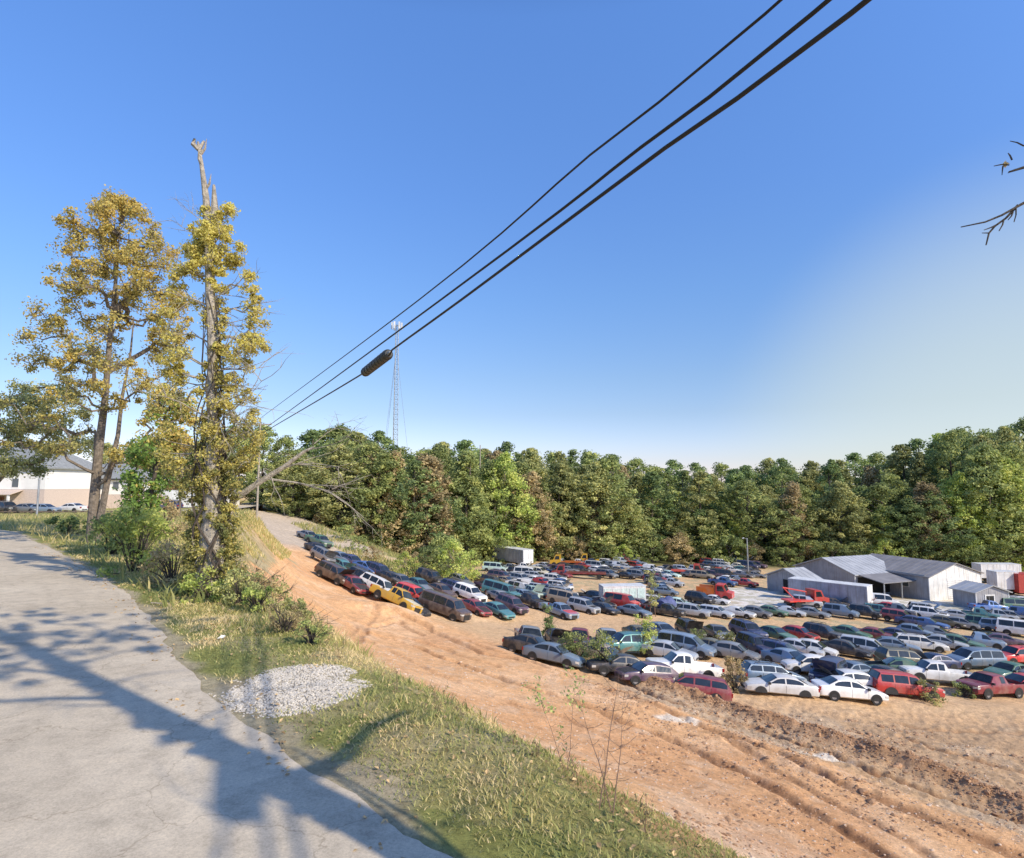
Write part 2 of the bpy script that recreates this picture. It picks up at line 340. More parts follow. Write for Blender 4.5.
# ------------------------------------------------------------------ ground
def build_ground():
    ang = np.concatenate([np.linspace(-PI, -1.0, 60, endpoint=False), np.linspace(-1.0, 1.0, 860), np.linspace(1.0, PI, 60)[1:]])
    r = np.concatenate([np.linspace(.3, 3, 14, endpoint=False), 3 * np.exp(np.linspace(0, math.log(170 / 3), 760, endpoint=False)), 170 * np.exp(np.linspace(0, math.log(3000 / 170), 60))])
    A, R = np.meshgrid(ang, r); x = (R * np.sin(A)).ravel(); y = (R * np.cos(A)).ravel()
    z, rut = full_z(x, y); n, u = nu(x, y); nb = nbrow(u)
    na, nr = len(ang), len(r)
    idx = np.arange(na * nr).reshape(nr, na)
    Fc = np.stack([idx[:-1, :-1], idx[:-1, 1:], idx[1:, 1:], idx[1:, :-1]], -1).reshape(-1, 4)[:, ::-1]
    V = np.stack([x, y, z], 1)
    f1 = fbm(x * .12, y * .12, 50, 4); f2 = fbm(x * .9, y * .9, 55, 4); f3 = fbm(x * .35, y * .35, 60, 4)
    C = lambda a: np.array(a, float)[None, :]
    col = np.repeat(C((.76, .45, .23)), len(x), 0)
    def mix(c, m):
        nonlocal col
        m = np.clip(m, 0, 1)[:, None]; col = col * (1 - m) + C(c) * m
    mix((.86, .57, .34), sm((f3 - .46) * 5) * .7)                                   # pale dry soil
    mix((.68, .37, .18), sm((.46 - f1) * 6) * .7)
    mix((.52, .36, .215), sm((n - 24.5 + (f3 - .5) * 6) / 2.5) * (1 - sm((y - 35) / 5)) * .85)   # brown rubble floor, right
    mix((.60, .45, .30), sm((f3 - .5) * 8) * sm((n - 24.5) / 2.5) * (1 - sm((y - 35) / 5)) * .7)
    mix((.68, .48, .28), sm((y - 34) / 6) * sm((n - 27) / 3) * .75)                     # lot aisles
    mix((.74, .52, .34), sm((f2 - .58) * 7) * .5 * sm((n - 9) / 4) * (n < 27))             # gravelly streaks
    mix((.70, .54, .42), sm((x - 3) / 5) * sm((17 - n) / 4) * .65 * (n > nb))            # grey-pink rubble slope low right
    mix((.38, .20, .10), rut * (.55 + .33 * sm((x - 4) / 6)))
    # pale gravel pads in the lot
    for (px, py, rx, ry) in ((765, 596, 9, 9), (735, 603, 8, 6), (900, 606, 16, 6), (960, 607, 14, 7), (820, 603, 12, 6)):
        p = at(px, py); q = np.hypot((x - p.x) / rx, (y - p.y) / ry) + (f2 - .5) * .5
        mix((.76, .73, .68), sm((1.15 - q) * 3) * .95)
    for (px, py, rx, ry) in ((680, 719, 1.2, .5), (826, 760, 1.3, .45)):
        p = at(px, py); q = np.hypot((x - p.x) / rx, (y - p.y) / ry) + (f2 - .5) * .8
        mix((.88, .78, .64), sm((1.1 - q) * 3) * .9)
    # grassy hillside left of the lot, and forest floor
    hs = sm((n - 33) / 4) * (1 - sm((n - 60) / 5)) * sm((u - 62 - (n - 33) * .4) / 8)
    mix((.30, .30, .11), hs * (.3 + .7 * sm((f2 - .38) * 6)))
    mix((.68, .52, .32), hs * sm((f1 - .44) * 9) * .8)
    fo = np.maximum(sm((y - 122 - (x > 0) * 8) / 10), 0) * (n > 40)
    mix((.16, .16, .07), fo)
    # far end of the lot: thin weeds
    mix((.40, .37, .22), sm((f2 - .42) * 6) * sm((n - 52) / 10) * (1 - fo) * .6)
    # gravel ramp climbing to the side road
    p = at(300, 527); q = np.hypot((x - p.x) / 15, (y - p.y) / 24); mix((.58, .48, .37), sm((1.2 - q) * 3))
    # grass of the plateau and verge
    ext = 3.2 * sm((u - 8) / 8) * (1 - sm((u - 62) / 12))
    g = 1 - sm((n - nb - .25 - ext - (f2 - .5) * (1.8 + ext)) / .8)
    brn = ext * sm((n - nb) / 1.2) / 3.2
    gc = np.where((f3 > .5)[:, None], C((.38, .355, .135)), C((.29, .30, .095)))
    gcol = gc * (1 - sm((f2 - .5) * 5)[:, None] * .6) + C((.56, .46, .29)) * sm((f2 - .5) * 5)[:, None] * .6
    gcol = gcol * (1 - brn[:, None] * .8) + np.where((f2 > .5)[:, None], C((.46, .37, .22)), C((.33, .27, .14))) * brn[:, None] * .8
    cut = sm((u - 50) / 10) * (1 - sm((u - 90) / 10)) * sm((f1 - .42) * 8) * sm((n - nb + 7) / 5) * .7
    g = g * (1 - cut)
    col = col * (1 - g[:, None]) + gcol * g[:, None]
    # sandy shoulder along the asphalt
    re = spline([(a, b, 0) for a, b in REDGE], 1.0)
    mm = np.abs(n) < 60; dr = np.full(len(x), 99.); dr[mm] = pdist(x[mm], y[mm], re)
    mix((.52, .44, .31), sm((.34 + (f2 - .5) * .9 - dr) / .2) * .8 * (R.ravel() < 60))
    p = at(293, 688); q = np.hypot((x - p.x) / .88, (y - p.y) / .85) + (fbm(x * 2.6, y * 2.6, 155, 4) - .5) * 1.3
    mix((.48, .43, .35), sm((1.0 - q) * 4))
    me = npmesh('ground', V, Fc, ground_mat(), smooth=True)
    ca = me.color_attributes.new('Col', 'FLOAT_COLOR', 'POINT')
    ca.data.foreach_set('color', np.concatenate([np.clip(col, 0, 1), np.ones((len(x), 1))], 1).astype(np.float32).ravel())
    link('ground', me, kind='structure')
build_ground()
RM = road_mat()
def build_road(name, edge, width, zo, step, jit, seed):
    pts = spline([(a, b, 0) for a, b in edge], step); V = []; Fc = []
    W = 8
    for i, p in enumerate(pts):
        t = (pts[min(i + 1, len(pts) - 1)] - pts[max(i - 1, 0)]).normalized(); nn = Vector((-t.y, t.x, 0))
        j0 = (float(fbm(i * step * 1.7, 0, seed, 4)) - .5) * jit; j1 = (float(fbm(i * step * 1.7, 9, seed, 4)) - .5) * jit
        for k in range(W + 1):
            o = j0 + (width + j1 - j0) * k / W; q = p + nn * o
            n_, u_ = nu(q.x, q.y)
            V.append((q.x, q.y, -1.2 * float(sm((u_ - 55) / 35)) + zo + .05 * math.sin(PI * k / W)))
    for i in range(len(pts) - 1):
        for k in range(W):
            a = i * (W + 1) + k; Fc.append((a, a + W + 1, a + W + 2, a + 1))
    V = np.array(V); Fc = np.array(Fc)
    link(name, npmesh(name, V, Fc[:, ::-1], RM, smooth=True), kind='structure')
build_road('road', REDGE, 6.6, .012, .07, .22, 77)
build_road('side_road', [(-120, 47), (-70, 48.5), (-50, 52), (-43, 60), (-41, 72), (-43, 95), (-50, 130)], 6.0, .03, .8, .3, 78)
# ------------------------------------------------------------------ grass, weeds, stones (stuff)
def blades(name, P, h, w, lean, tint, mat, rng, **kw):
    n = len(P); a = rng.uniform(0, 2 * PI, n); l = rng.uniform(0, 2 * PI, n)
    D = np.stack([np.cos(a), np.sin(a), 0 * a], 1) * (w / 2)[:, None]; L = np.stack([np.cos(l), np.sin(l), 0 * l], 1) * (h * lean)[:, None]
    up = np.zeros((n, 3)); up[:, 2] = h
    m = P + up * .55 + L * .3
    V = np.stack([P - D, P + D, m + D * .8, P + up + L, m - D * .8], 1).reshape(-1, 3)
    b = np.arange(n)[:, None] * 5
    Fc = np.concatenate([b + np.array([[0, 1, 2, 4]]), b + np.array([[4, 2, 3, 3]])], 0)
    Q = Fc[:n]; T = Fc[n:][:, :3]
    me = bpy.data.meshes.new(name)
    V = V.astype(np.float32); loops = np.concatenate([Q.ravel(), T.ravel()]).astype(np.int32)
    me.vertices.add(len(V)); me.vertices.foreach_set('co', V.ravel()); me.loops.add(len(loops)); me.loops.foreach_set('vertex_index', loops)
    me.polygons.add(2 * n); me.polygons.foreach_set('loop_start', np.concatenate([np.arange(n) * 4, 4 * n + np.arange(n) * 3]).astype(np.int32))
    at_ = me.attributes.new('tint', 'FLOAT', 'POINT'); at_.data.foreach_set('value', np.repeat(tint, 5).astype(np.float32))
    me.materials.append(mat); me.update(calc_edges=True)
    return link(name, me, **kw)
_re = spline([(a, b, 0) for a, b in REDGE], 1.0)
def scatter(N_, u0, u1, pw, n0, n1, rng):
    """points on the verge strip, denser near the camera; n measured from the brow"""
    u = u0 + (u1 - u0) * rng.random(N_) ** pw
    nn = rng.uniform(n0, n1, N_); n = np.where(nn > 0, nbrow(u) + nn, nn + nbrow(u))
    det = .785 * .785 + .62 * .62; x = (.785 * n - .62 * u) / det; y = (.62 * n + .785 * u) / det
    return x, y, n, u
rg = np.random.default_rng(5)
x, y, n, u = scatter(210000, 1.0, 60, 2.1, -3.6, 1.2, rg)
dr = pdist(x, y, _re); q = .785 * x + .62 * y
inside = np.array([False] * len(x))
# keep those right of the asphalt edge
E = np.array([(p.x, p.y) for p in _re]); nE, uE = nu(E[:, 0], E[:, 1]); o_ = np.argsort(uE)
ne = np.interp(u, uE[o_], nE[o_])
pg = at(293, 688)
dens = sm((n - ne - .05) / .5) * (.35 + .9 * fbm(x * .9, y * .9, 91, 3)) * sm((np.hypot((x - pg.x) / .88, (y - pg.y) / .85) - .8) / .4) * (1 - sm((n - nbrow(u) - .6) / .8))
k = rg.random(len(x)) < dens
x, y, n, u = x[k], y[k], n[k], u[k]; z, _ = full_z(x, y)
dist = np.hypot(x, y); ta = fbm(x * .8, y * .8, 95, 3)
blades('verge_grass', np.stack([x, y, z - .01], 1), rg.uniform(.018, .055, len(x)) * (.5 + 1.0 * ta) * (1 + dist * .02), .005 + dist * .0011, .9,
       np.clip((ta - .5) * 2.4 + .46 + rg.normal(0, .24, len(x)), 0, 1), M['grass'], rg, kind='stuff', label='short patchy grass on the verge beside the asphalt', cat='grass')
# coarse grass further back on the plateau
x, y, n, u = scatter(42000, 14, 95, 1.3, -34, 1.5, rg)
ne = np.interp(u, uE[o_], nE[o_]); k = (n > ne + .3) & (rg.random(len(x)) < .3 + .7 * fbm(x * .4, y * .4, 92, 3)) & ~((u > 44) & (pdist(x, y, [Vector(p) for p in [(-120, 50), (-70, 51.5), (-52, 55), (-46, 60), (-44, 72), (-46, 95)]]) < 3.6))
x, y, n, u = x[k], y[k], n[k], u[k]; z, _ = full_z(x, y)
blades('meadow_grass', np.stack([x, y, z - .02], 1), rg.uniform(.15, .5, len(x)), rg.uniform(.03, .07, len(x)), .6,
       np.clip(fbm(x * .3, y * .3, 96, 3) * 1.3 - .2 + rg.normal(0, .15, len(x)), 0, 1), M['grass'], rg, kind='stuff', label='rough tall grass on the bank between the two roads', cat='grass')
# taller weeds along the brow
x, y, n, u = scatter(12000, .5, 45, 1.7, -.6, 1.1, rg)
cl = fbm(x * .7, y * .7, 99, 3); k = cl > .44 + .05 * rg.random(len(x))
x, y, n, u, cl = x[k], y[k], n[k], u[k], cl[k]; z, _ = full_z(x, y)
blades('brow_weeds', np.stack([x, y, z - .02], 1), rg.uniform(.04, .13, len(x)) * (.5 + 1.5 * (cl - .4) * 3) * (1 + u * .012), rg.uniform(.006, .014, len(x)) * (1 + u * .08), .55,
       np.clip(rg.normal(.32, .25, len(x)), 0, 1), M['grass'], rg, kind='stuff', label='leggy green and straw weeds along the crest of the dirt slope', cat='weeds')
# weeds on the hillside left of the lot
N_ = 16000; n = rg.uniform(33, 62, N_); u = rg.uniform(58, 105, N_)
x = .785 * n - .62 * u; y = .62 * n + .785 * u
k = (u > 62 + (n - 33) * .4) & (fbm(x * .3, y * .3, 98, 3) > .50); x, y = x[k], y[k]; z, _ = full_z(x, y)
blades('hillside_weeds', np.stack([x, y, z - .02], 1), rg.uniform(.2, .9, len(x)), rg.uniform(.05, .14, len(x)), .5, np.clip(rg.normal(.4, .25, len(x)), 0, 1), M['grass'], rg,
       kind='stuff', label='weeds covering the tan hillside behind the left car rows', cat='weeds')
x, y, n, u = scatter(26000, 12, 66, 1.2, .2, 4.2, rg)
cl = fbm(x * .5, y * .5, 104, 3); k = cl + .10 * (n - nbrow(u)) * -.5 > .33 + .10 * rg.random(len(x)); x, y, n, u, cl = x[k], y[k], n[k], u[k], cl[k]; z, _ = full_z(x, y)
blades('bank_brush', np.stack([x, y, z - .02], 1), rg.uniform(.10, .40, len(x)) * (.5 + cl), rg.uniform(.010, .022, len(x)) * (1 + u * .04), .5, np.clip(rg.normal(.62, .25, len(x)), 0, 1), M['grass'], rg,
       kind='stuff', label='dry straw-coloured brush on the bank right of the ivy snag', cat='brush')
x, y, n, u = scatter(5200, 1.0, 40, 1.6, -4.5, 1.0, rg); z, _ = full_z(x, y); dd_ = np.hypot(x, y)
k = (n - np.interp(u, uE[o_], nE[o_]) > -.5) & (fbm(x, y, 120, 3) > .45); x, y, z, dd_ = x[k], y[k], z[k], dd_[k]
Vl, Fl, Tl = leaf_quads(np.stack([x, y, z + .022], 1), rg.normal(0, .35, (len(x), 3)) + np.array([0, 0, 1]), rg.uniform(.03, .06, len(x)) * (1 + dd_ * .02), rg.uniform(.3, 1, len(x)), rg)
link('fallen_leaves', npmesh('fallen_leaves', Vl, Fl, M['drystem'], Tl), kind='stuff', label='dry fallen leaves scattered over the verge and asphalt edge', cat='leaves')
def stones(name, P, sz, mat, rng, flat=.6, **kw):
    ico = np.array([(0, 0, 1), (.89, 0, .45), (.28, .85, .45), (-.72, .53, .45), (-.72, -.53, .45), (.28, -.85, .45), (.72, .53, -.45), (-.28, .85, -.45), (-.89, 0, -.45), (-.28, -.85, -.45), (.72, -.53, -.45), (0, 0, -1)])
    fc = np.array([(0, 1, 2), (0, 2, 3), (0, 3, 4), (0, 4, 5), (0, 5, 1), (1, 6, 2), (2, 7, 3), (3, 8, 4), (4, 9, 5), (5, 10, 1), (2, 6, 7), (3, 7, 8), (4, 8, 9), (5, 9, 10), (1, 10, 6), (11, 7, 6), (11, 8, 7), (11, 9, 8), (11, 10, 9), (11, 6, 10)])
    n = len(P); sc = rng.uniform(.6, 1.3, (n, 1, 3)) * sz[:, None, None]; sc[:, :, 2] *= flat
    V = ico[None] * sc * rng.uniform(.75, 1.2, (n, 12, 1)); a = rng.uniform(0, 2 * PI, n); c, s_ = np.cos(a)[:, None], np.sin(a)[:, None]
    V = np.stack([V[:, :, 0] * c - V[:, :, 1] * s_, V[:, :, 0] * s_ + V[:, :, 1] * c, V[:, :, 2]], 2) + P[:, None, :]
    Fc = (fc[None] + np.arange(n)[:, None, None] * 12).reshape(-1, 3)
    return link(name, npmesh(name, V.reshape(-1, 3), Fc, mat), **kw)
N_ = 8000; a = rg.uniform(0, 2 * PI, N_); r = np.sqrt(rg.random(N_)) * 1.15
x = pg.x + .88 * r * np.cos(a); y = pg.y + .85 * r * np.sin(a); k = r + (fbm(x * 2.6, y * 2.6, 155, 4) - .5) * 1.3 < .98 + rg.normal(0, .06, len(x))
x, y = x[k], y[k]; z, _ = full_z(x, y)
stones('roadside_gravel', np.stack([x, y, z + .004], 1), rg.uniform(.006, .021, len(x)), M['stone'], rg, kind='stuff', label='patch of loose pale gravel on the grass verge', cat='gravel')
N_ = 5500; i_ = rg.integers(0, len(BERM) - 1, N_); t_ = rg.random(N_)
bx_ = np.array([(p.x, p.y) for p in BERM]); P_ = bx_[i_] * (1 - t_[:, None]) + bx_[i_ + 1] * t_[:, None] + rg.normal(0, .8, (N_, 2))
x2 = rg.uniform(4, 26, 15000); y2 = rg.uniform(8, 40, 15000); n2, u2 = nu(x2, y2); k = (n2 > 8) & (n2 < 40) & (fbm(x2 * .6, y2 * .6, 17, 3) > .48) & (y2 < 36)
x = np.concatenate([P_[:, 0], x2[k]]); y = np.concatenate([P_[:, 1], y2[k]]); z, _ = full_z(x, y)
stones('dirt_clods', np.stack([x, y, z], 1), np.minimum(.022 + rg.exponential(.022, len(x)), .16), M['clod'], rg, kind='stuff', label='clods of churned orange dirt along the berm and wheel ruts', cat='dirt')
x2 = rg.uniform(-14, 26, 34000); y2 = rg.uniform(4, 45, 34000); n2, u2 = nu(x2, y2); k = (n2 > 5) & (n2 < 40) & (y2 < 36); x, y = x2[k], y2[k]; z, _ = full_z(x, y)
stones('slope_stones', np.stack([x, y, z], 1), .010 + rg.exponential(.012, len(x)), M['tanstone'], rg, kind='stuff', label='small tan stones scattered over the graded dirt slope', cat='stones')
# ------------------------------------------------------------------ trees
def rot_to(v):
    return v
def clump_leaves(cs, rs, per, size, rng, tjit=.22, tbase=None, upbias=.25, fill=.35, droop=0):
    """leaf centres on lumpy spheres"""
    n = len(cs); D = rng.normal(size=(n * per, 3)); D[:, 2] += upbias; D /= np.linalg.norm(D, axis=1, keepdims=True)
    rr = np.repeat(rs, per); rad = rr * (1 - fill * rng.random(n * per) ** 1.5) * rng.uniform(.8, 1.15, n * per)
    Cc = np.repeat(cs, per, 0) + D * rad[:, None] * np.array([1, 1, .8]); Cc[:, 2] -= droop * rng.random(n * per) * rr
    tb = rng.normal(.5, .2, n) if tbase is None else tbase
    t = np.clip(np.repeat(tb, per) + rng.normal(0, tjit, n * per), 0, 1)
    return leaf_quads(Cc, D + rng.normal(0, .55, D.shape), size * rng.uniform(.6, 1.35, n * per), t, rng)
def forest_tree(kind, seed, H=20.):
    rng = np.random.default_rng(seed); R0 = {'broad': 5.2, 'column': 3.4, 'pine': 3.2, 'vine': 4.0, 'bush': 4.2}[kind] * rng.uniform(.9, 1.1)
    zb = {'broad': .10, 'column': .06, 'pine': .30, 'vine': .02, 'bush': 0.0}[kind] * H
    if kind == 'bush': H = 7.
    nc = {'broad': 170, 'column': 140, 'pine': 100, 'vine': 140, 'bush': 55}[kind]
    cs = []; rs = []
    lob = rng.uniform(0, 2 * PI, 4); la = rng.uniform(.1, .28, 4)
    while len(cs) < nc:
        h = rng.random(); a = rng.uniform(0, 2 * PI)
        if kind in ('broad', 'bush'): pr = math.sin(PI * min(1, (h * .86 + .14)) ** .9) ** .6 if h < .999 else 0
        elif kind == 'column': pr = (math.sin(PI * (h * .9 + .1)) ** .45) * (1 - .25 * h)
        elif kind == 'pine': pr = (1 - h) ** .6 * .9 + .12
        else: pr = (1 - h * .6) * math.sin(PI * (h * .9 + .1)) ** .3
        pr *= 1 + sum(la[k] * math.sin((k + 1) * a + lob[k] + h * 5) for k in range(4)) * .7
        rr = math.sqrt(rng.random()) * .45 + .55
        rc = {'broad': 1.1, 'column': .85, 'pine': .8, 'vine': .9, 'bush': .85}[kind] * rng.uniform(.5, 1.4)
        r = R0 * pr * rr - rc * .35
        cs.append((r * math.cos(a), r * math.sin(a), zb + h * (H - zb - rc * .7))); rs.append(rc)
    cs = np.array(cs); rs = np.array(rs)
    V, Fc, T = clump_leaves(cs, rs, 48 if kind != 'bush' else 60, .46 if kind != 'bush' else .34, rng, .2, rng.normal(.45, .24, nc), fill=.75, droop=.9 if kind == 'vine' else .1)
    mb = MB(); pts = [(0, 0, -1.5)]; x = y = 0
    for k in range(1, 9):
        x += rng.normal(0, .12); y += rng.normal(0, .12); pts.append((x, y, H * .92 * k / 8))
    if kind != 'bush': mb.tube(pts, [.34 * (1 - .1 * k) for k in range(9)], 7)
    for i in rng.choice(nc, 26 if kind != 'bush' else 10, replace=False):
        c = Vector(cs[i]); z0 = max(.2, c.z - 1.2 - .35 * math.hypot(c.x, c.y)); tp = Vector((x * z0 / H, y * z0 / H, z0))
        mid = (tp + c) / 2 + Vector((0, 0, -.3)); mb.tube([tp, mid, c], [.12, .08, .03], 4, False)
    return (V, Fc, T), mb.mesh('trunk', M['bark'] if seed % 2 else M['bark_dark'])
KINDS = [('broad', 'lf_green'), ('broad', 'lf_dark'), ('broad', 'lf_olive'), ('column', 'lf_green'), ('column', 'lf_olive'), ('pine', 'lf_dark'), ('vine', 'lf_brown'), ('broad', 'lf_green'), ('column', 'lf_dark'), ('bush', 'lf_bright'), ('bush', 'lf_green'), ('bush', 'lf_brown'), ('broad', 'lf_brown'), ('broad', 'lf_bright')]
VAR = []
for i, (k_, mt) in enumerate(KINDS):
    g, tm = forest_tree(k_, 100 + i); VAR.append((npmesh('crown', g[0], g[1], M[mt], g[2]), tm, 7. if k_ == 'bush' else 20.))
VLOOK = ['mid green broad crowned tree', 'dark green broad crowned tree', 'olive green broad crowned tree', 'slim fresh green tree', 'slim yellowish olive tree', 'dark narrow pine', 'brownish vine draped tree',
         'full rounded green tree', 'slim dark green tree', 'bright yellow-green bush', 'rounded green bush', 'brown tinged bush', 'russet brown broad tree', 'light yellow-green broad tree']
FOREST = []
def plant_tree(vi, x, y, h, where, w=1.0, group='trees of the wood behind the yard', z=None, px=None):
    cm, tm, H0 = VAR[vi]; nm = 'bush' if VAR[vi][2] == 7. else ('pine_tree' if vi == 5 else 'tree')
    zz = float(base_z(x, y)) if z is None else z
    o = empty(nm, (x, y, zz - .1), rnd.uniform(0, 6.28)); s = h / H0; o.scale = (s * w, s * w, s)
    link('crown', cm, o); link('trunk', tm, o)
    FOREST.append([o, VLOOK[vi], where, (CX + F * x / y), group]); return o
SKY = [(-60, 452), (0, 448), (60, 452), (160, 440), (200, 425), (280, 428), (350, 425), (380, 432), (395, 440), (440, 436), (500, 441), (555, 452), (600, 446), (625, 455), (650, 463), (700, 459), (760, 457), (800, 454), (850, 451), (900, 447), (925, 441), (945, 427), (970, 418), (1000, 419), (1024, 422), (1100, 424)]
def sky(px): return float(np.interp(px, [a for a, b in SKY], [b for a, b in SKY]))
REG = [(-200, 300, 'beyond the side road'), (300, 372, 'above the gravel ramp'), (372, 425, 'below the lattice mast'), (425, 485, 'above the tan hillside'), (485, 560, 'behind the grey semi trailer'),
       (560, 640, 'behind the yellow cabs'), (640, 720, 'behind the red trucks'), (720, 775, 'by the pale lamp pole'), (775, 850, 'behind the small shed'), (850, 925, 'behind the white-gabled hall'), (925, 1300, 'on the high right hill')]
def reg(px): return next(r for a, b, r in REG if a <= px < b)
def front_d(px): return float(np.interp(px, [300, 350, 430, 490, 560, 640, 750, 900, 1060], [112, 112, 118, 130, 142, 146, 148, 142, 138]))
r2 = random.Random(21)
for row, (dd, name) in enumerate([(0, 'front edge'), (8, 'second rank'), (18, 'middle rank'), (32, 'back rank')]):
    px = 292 + row * 9
    while px < 1085:
        d = front_d(px) + dd + r2.uniform(-2.5, 2.5); x = X(px, d); z = float(base_z(x, d))
        top = Zt(sky(px) + r2.gauss(1, 3), d)
        if row == 3: h = top - z + r2.uniform(-1.6, .8)
        elif row == 2: h = (top - z) * r2.uniform(.84, 1.02)
        elif row == 1: h = (top - z) * r2.uniform(.66, .97)
        else: h = (top - z) * r2.uniform(.50, .92)
        h = max(7, min(h, 42))
        w = [6, 8, 3, 0, 0, 1, 2, 3, 4, 7, 13, 12, 5]
        if px < 470: ch = r2.choice([1, 0, 6, 2, 8, 7, 0, 6, 1])
        elif px < 640: ch = r2.choice([3, 4, 2, 0, 6, 2, 7, 3, 12, 4])
        elif px < 780: ch = r2.choice([4, 2, 0, 4, 7, 2, 8, 3])
        elif px < 930: ch = r2.choice([0, 1, 8, 2, 6, 2, 7, 1, 0, 4])
        else: ch = r2.choice([0, 13, 7, 0, 1, 2, 13, 3])
        if row == 3: ch = r2.choice([0, 1, 5, 7, 0, 1, 2]) if px < 920 else r2.choice([1, 0, 13, 7])
        plant_tree(ch, x, d, h, '%s %s' % (name, reg(px)), r2.uniform(.85, 1.2) * (24 / max(h, 14)) ** .55 * (1.15 if row < 3 else 1.3))
        px += r2.uniform(25, 36) * (.85 if row == 0 else .72 if row == 3 else 1.05)
for px, ytop, vi, w in [(392, 446, 6, 1.5), (428, 449, 6, 1.7), (468, 452, 3, 1.5), (505, 450, 13, 1.2), (532, 470, 12, 1.2), (548, 503, 6, 1.3), (592, 500, 6, 1.2), (608, 452, 7, 1.3), (560, 462, 4, 1.4), (700, 470, 4, 1.5), (792, 478, 6, 1.3), (838, 480, 2, 1.3), (925, 478, 6, 1.6), (958, 470, 13, 1.1), (1005, 455, 13, 1.3), (985, 440, 7, 1.3), (880, 505, 13, .9), (730, 520, 13, 1.0)]:
    d = front_d(px) - 1; x = X(px, d); z = float(base_z(x, d)); plant_tree(vi, x, d, Zt(ytop, d) - z, 'front edge %s' % reg(px), w * (20 / (Zt(ytop, d) - z)) ** .5 * .95)
px = 300
while px < 1085:        # shrubs along the foot of the wood
    d = front_d(px) - 5 + r2.uniform(-2, 2); x = X(px, d)
    plant_tree(r2.choice([9, 10, 10, 11, 10]), x, d, r2.uniform(3.5, 7.5) * (.6 if px < 490 else 1), 'foot of the wood %s' % reg(px), r2.uniform(.9, 1.3), 'bushes at the foot of the wood')
    px += r2.uniform(20, 32)
for px, d, h, vi, w in [(-70, 118, 11, 1, 1.3), (-20, 115, 13, 0, 1.3), (18, 125, 13, 12, 1.2), (60, 128, 12, 8, 1.5), (105, 125, 13, 2, 1.3), (150, 122, 14, 0, 1.3), (178, 118, 15, 12, 1.2), (205, 120, 16, 1, 1.2), (238, 116, 15, 2, 1.2), (262, 114, 17, 0, 1.1), (285, 112, 15, 7, 1.1), (230, 128, 17, 1, 1.3), (170, 135, 15, 0, 1.4)]:
    x = X(px, d); plant_tree(vi, x, d, h, 'beyond the side road', w, 'trees beyond the side road', z=-1.5 if px < 240 else None)
# bushes on the hillside left of the lot
for px, py, h, vi, w in [(346, 541, 2.6, 10, 1.2), (334, 527, 3.0, 9, 1.2), (358, 551, 2.2, 10, 1.2), (405, 575, 3.0, 9, 1.0), (432, 578, 3.8, 10, 1.2), (452, 581, 5.4, 9, 1.1), (444, 574, 5.6, 10, 1.1), (415, 569, 2.4, 11, 1.0), (372, 560, 2.0, 11, 1.2), (466, 577, 2.2, 9, 1), (436, 562, 2.6, 10, 1.1), (395, 552, 2.0, 9, 1.2)]:
    p = at(px, py); plant_tree(vi, p.x, p.y, h, 'on the hillside behind the left car rows', w, 'bushes on the hillside behind the cars')
# ---- large roadside trees, crown clumps joined to the trunk by real branches
def clump_tree(o, trunk, tr, clumps, rs, leafmat_, per, lsize, seed, bark='bark', tb=None, br=.022, skip_leaf=0, zdrop=.8, extra=None, upb=.25, leafn='foliage'):
    rng = np.random.default_rng(seed); tp = [Vector(p) for p in trunk]
    mb = MB(); mb.tube(tp, tr, 10)
    def trunk_at(z):
        for a, b in zip(tp[:-1], tp[1:]):
            if a.z <= z <= b.z: return a.lerp(b, (z - a.z) / max(1e-6, b.z - a.z))
        return tp[-1] if z > tp[-1].z else tp[0]
    cl = [Vector(c) for c in clumps]; dist = [(c - trunk_at(c.z - .2)).length for c in cl]
    order = sorted(range(len(cl)), key=lambda i: dist[i]); par = {}; done = []
    for i in order:
        c = cl[i]; t0 = trunk_at(max(tp[0].z + 1.2, c.z - zdrop * dist[i])); best = (c - t0).length * 1.0; bp = None
        for j in done:
            v = c - cl[j]; L = v.length * 1.0 + dist[j] * .45
            if L < best and cl[j].z < c.z + .5: best = L; bp = j
        par[i] = bp; done.append(i)
    cnt = {i: 1 for i in par}
    for i in reversed(order):
        if par[i] is not None: cnt[par[i]] += cnt[i]
    bb = MB()
    for i in order:
        c = cl[i]; p = cl[par[i]] if par[i] is not None else trunk_at(max(tp[0].z + 1.2, c.z - zdrop * dist[i]))
        r = br * math.sqrt(cnt[i]); L = (c - p).length
        j1 = Vector(rng.normal(0, .09, 3)) * L; j2 = Vector(rng.normal(0, .09, 3)) * L
        bb.tube([p, p.lerp(c, .35) + j1 - Vector((0, 0, .05 * L)), p.lerp(c, .7) + j2, c], [r * 1.15, r, r * .85, r * .6], 5, False)
        for _ in range(4):
            d = Vector(rng.normal(0, 1, 3)).normalized() * rs[i] * .9; bb.tube([c, c + d * .5 + Vector((0, 0, .03)), c + d], [r * .5 + .004, .006, .003], 3, False)
    cs = np.array([tuple(c) for c in cl]); V, Fc, T = clump_leaves(cs, np.array(rs), per, lsize, rng, .2, tb, upbias=upb, fill=.8)
    mb.build('trunk', M[bark], o, 30); bb.build('branches', M[bark], o, 60)
    link(leafn, npmesh(leafn, V, Fc, M[leafmat_], T), o)
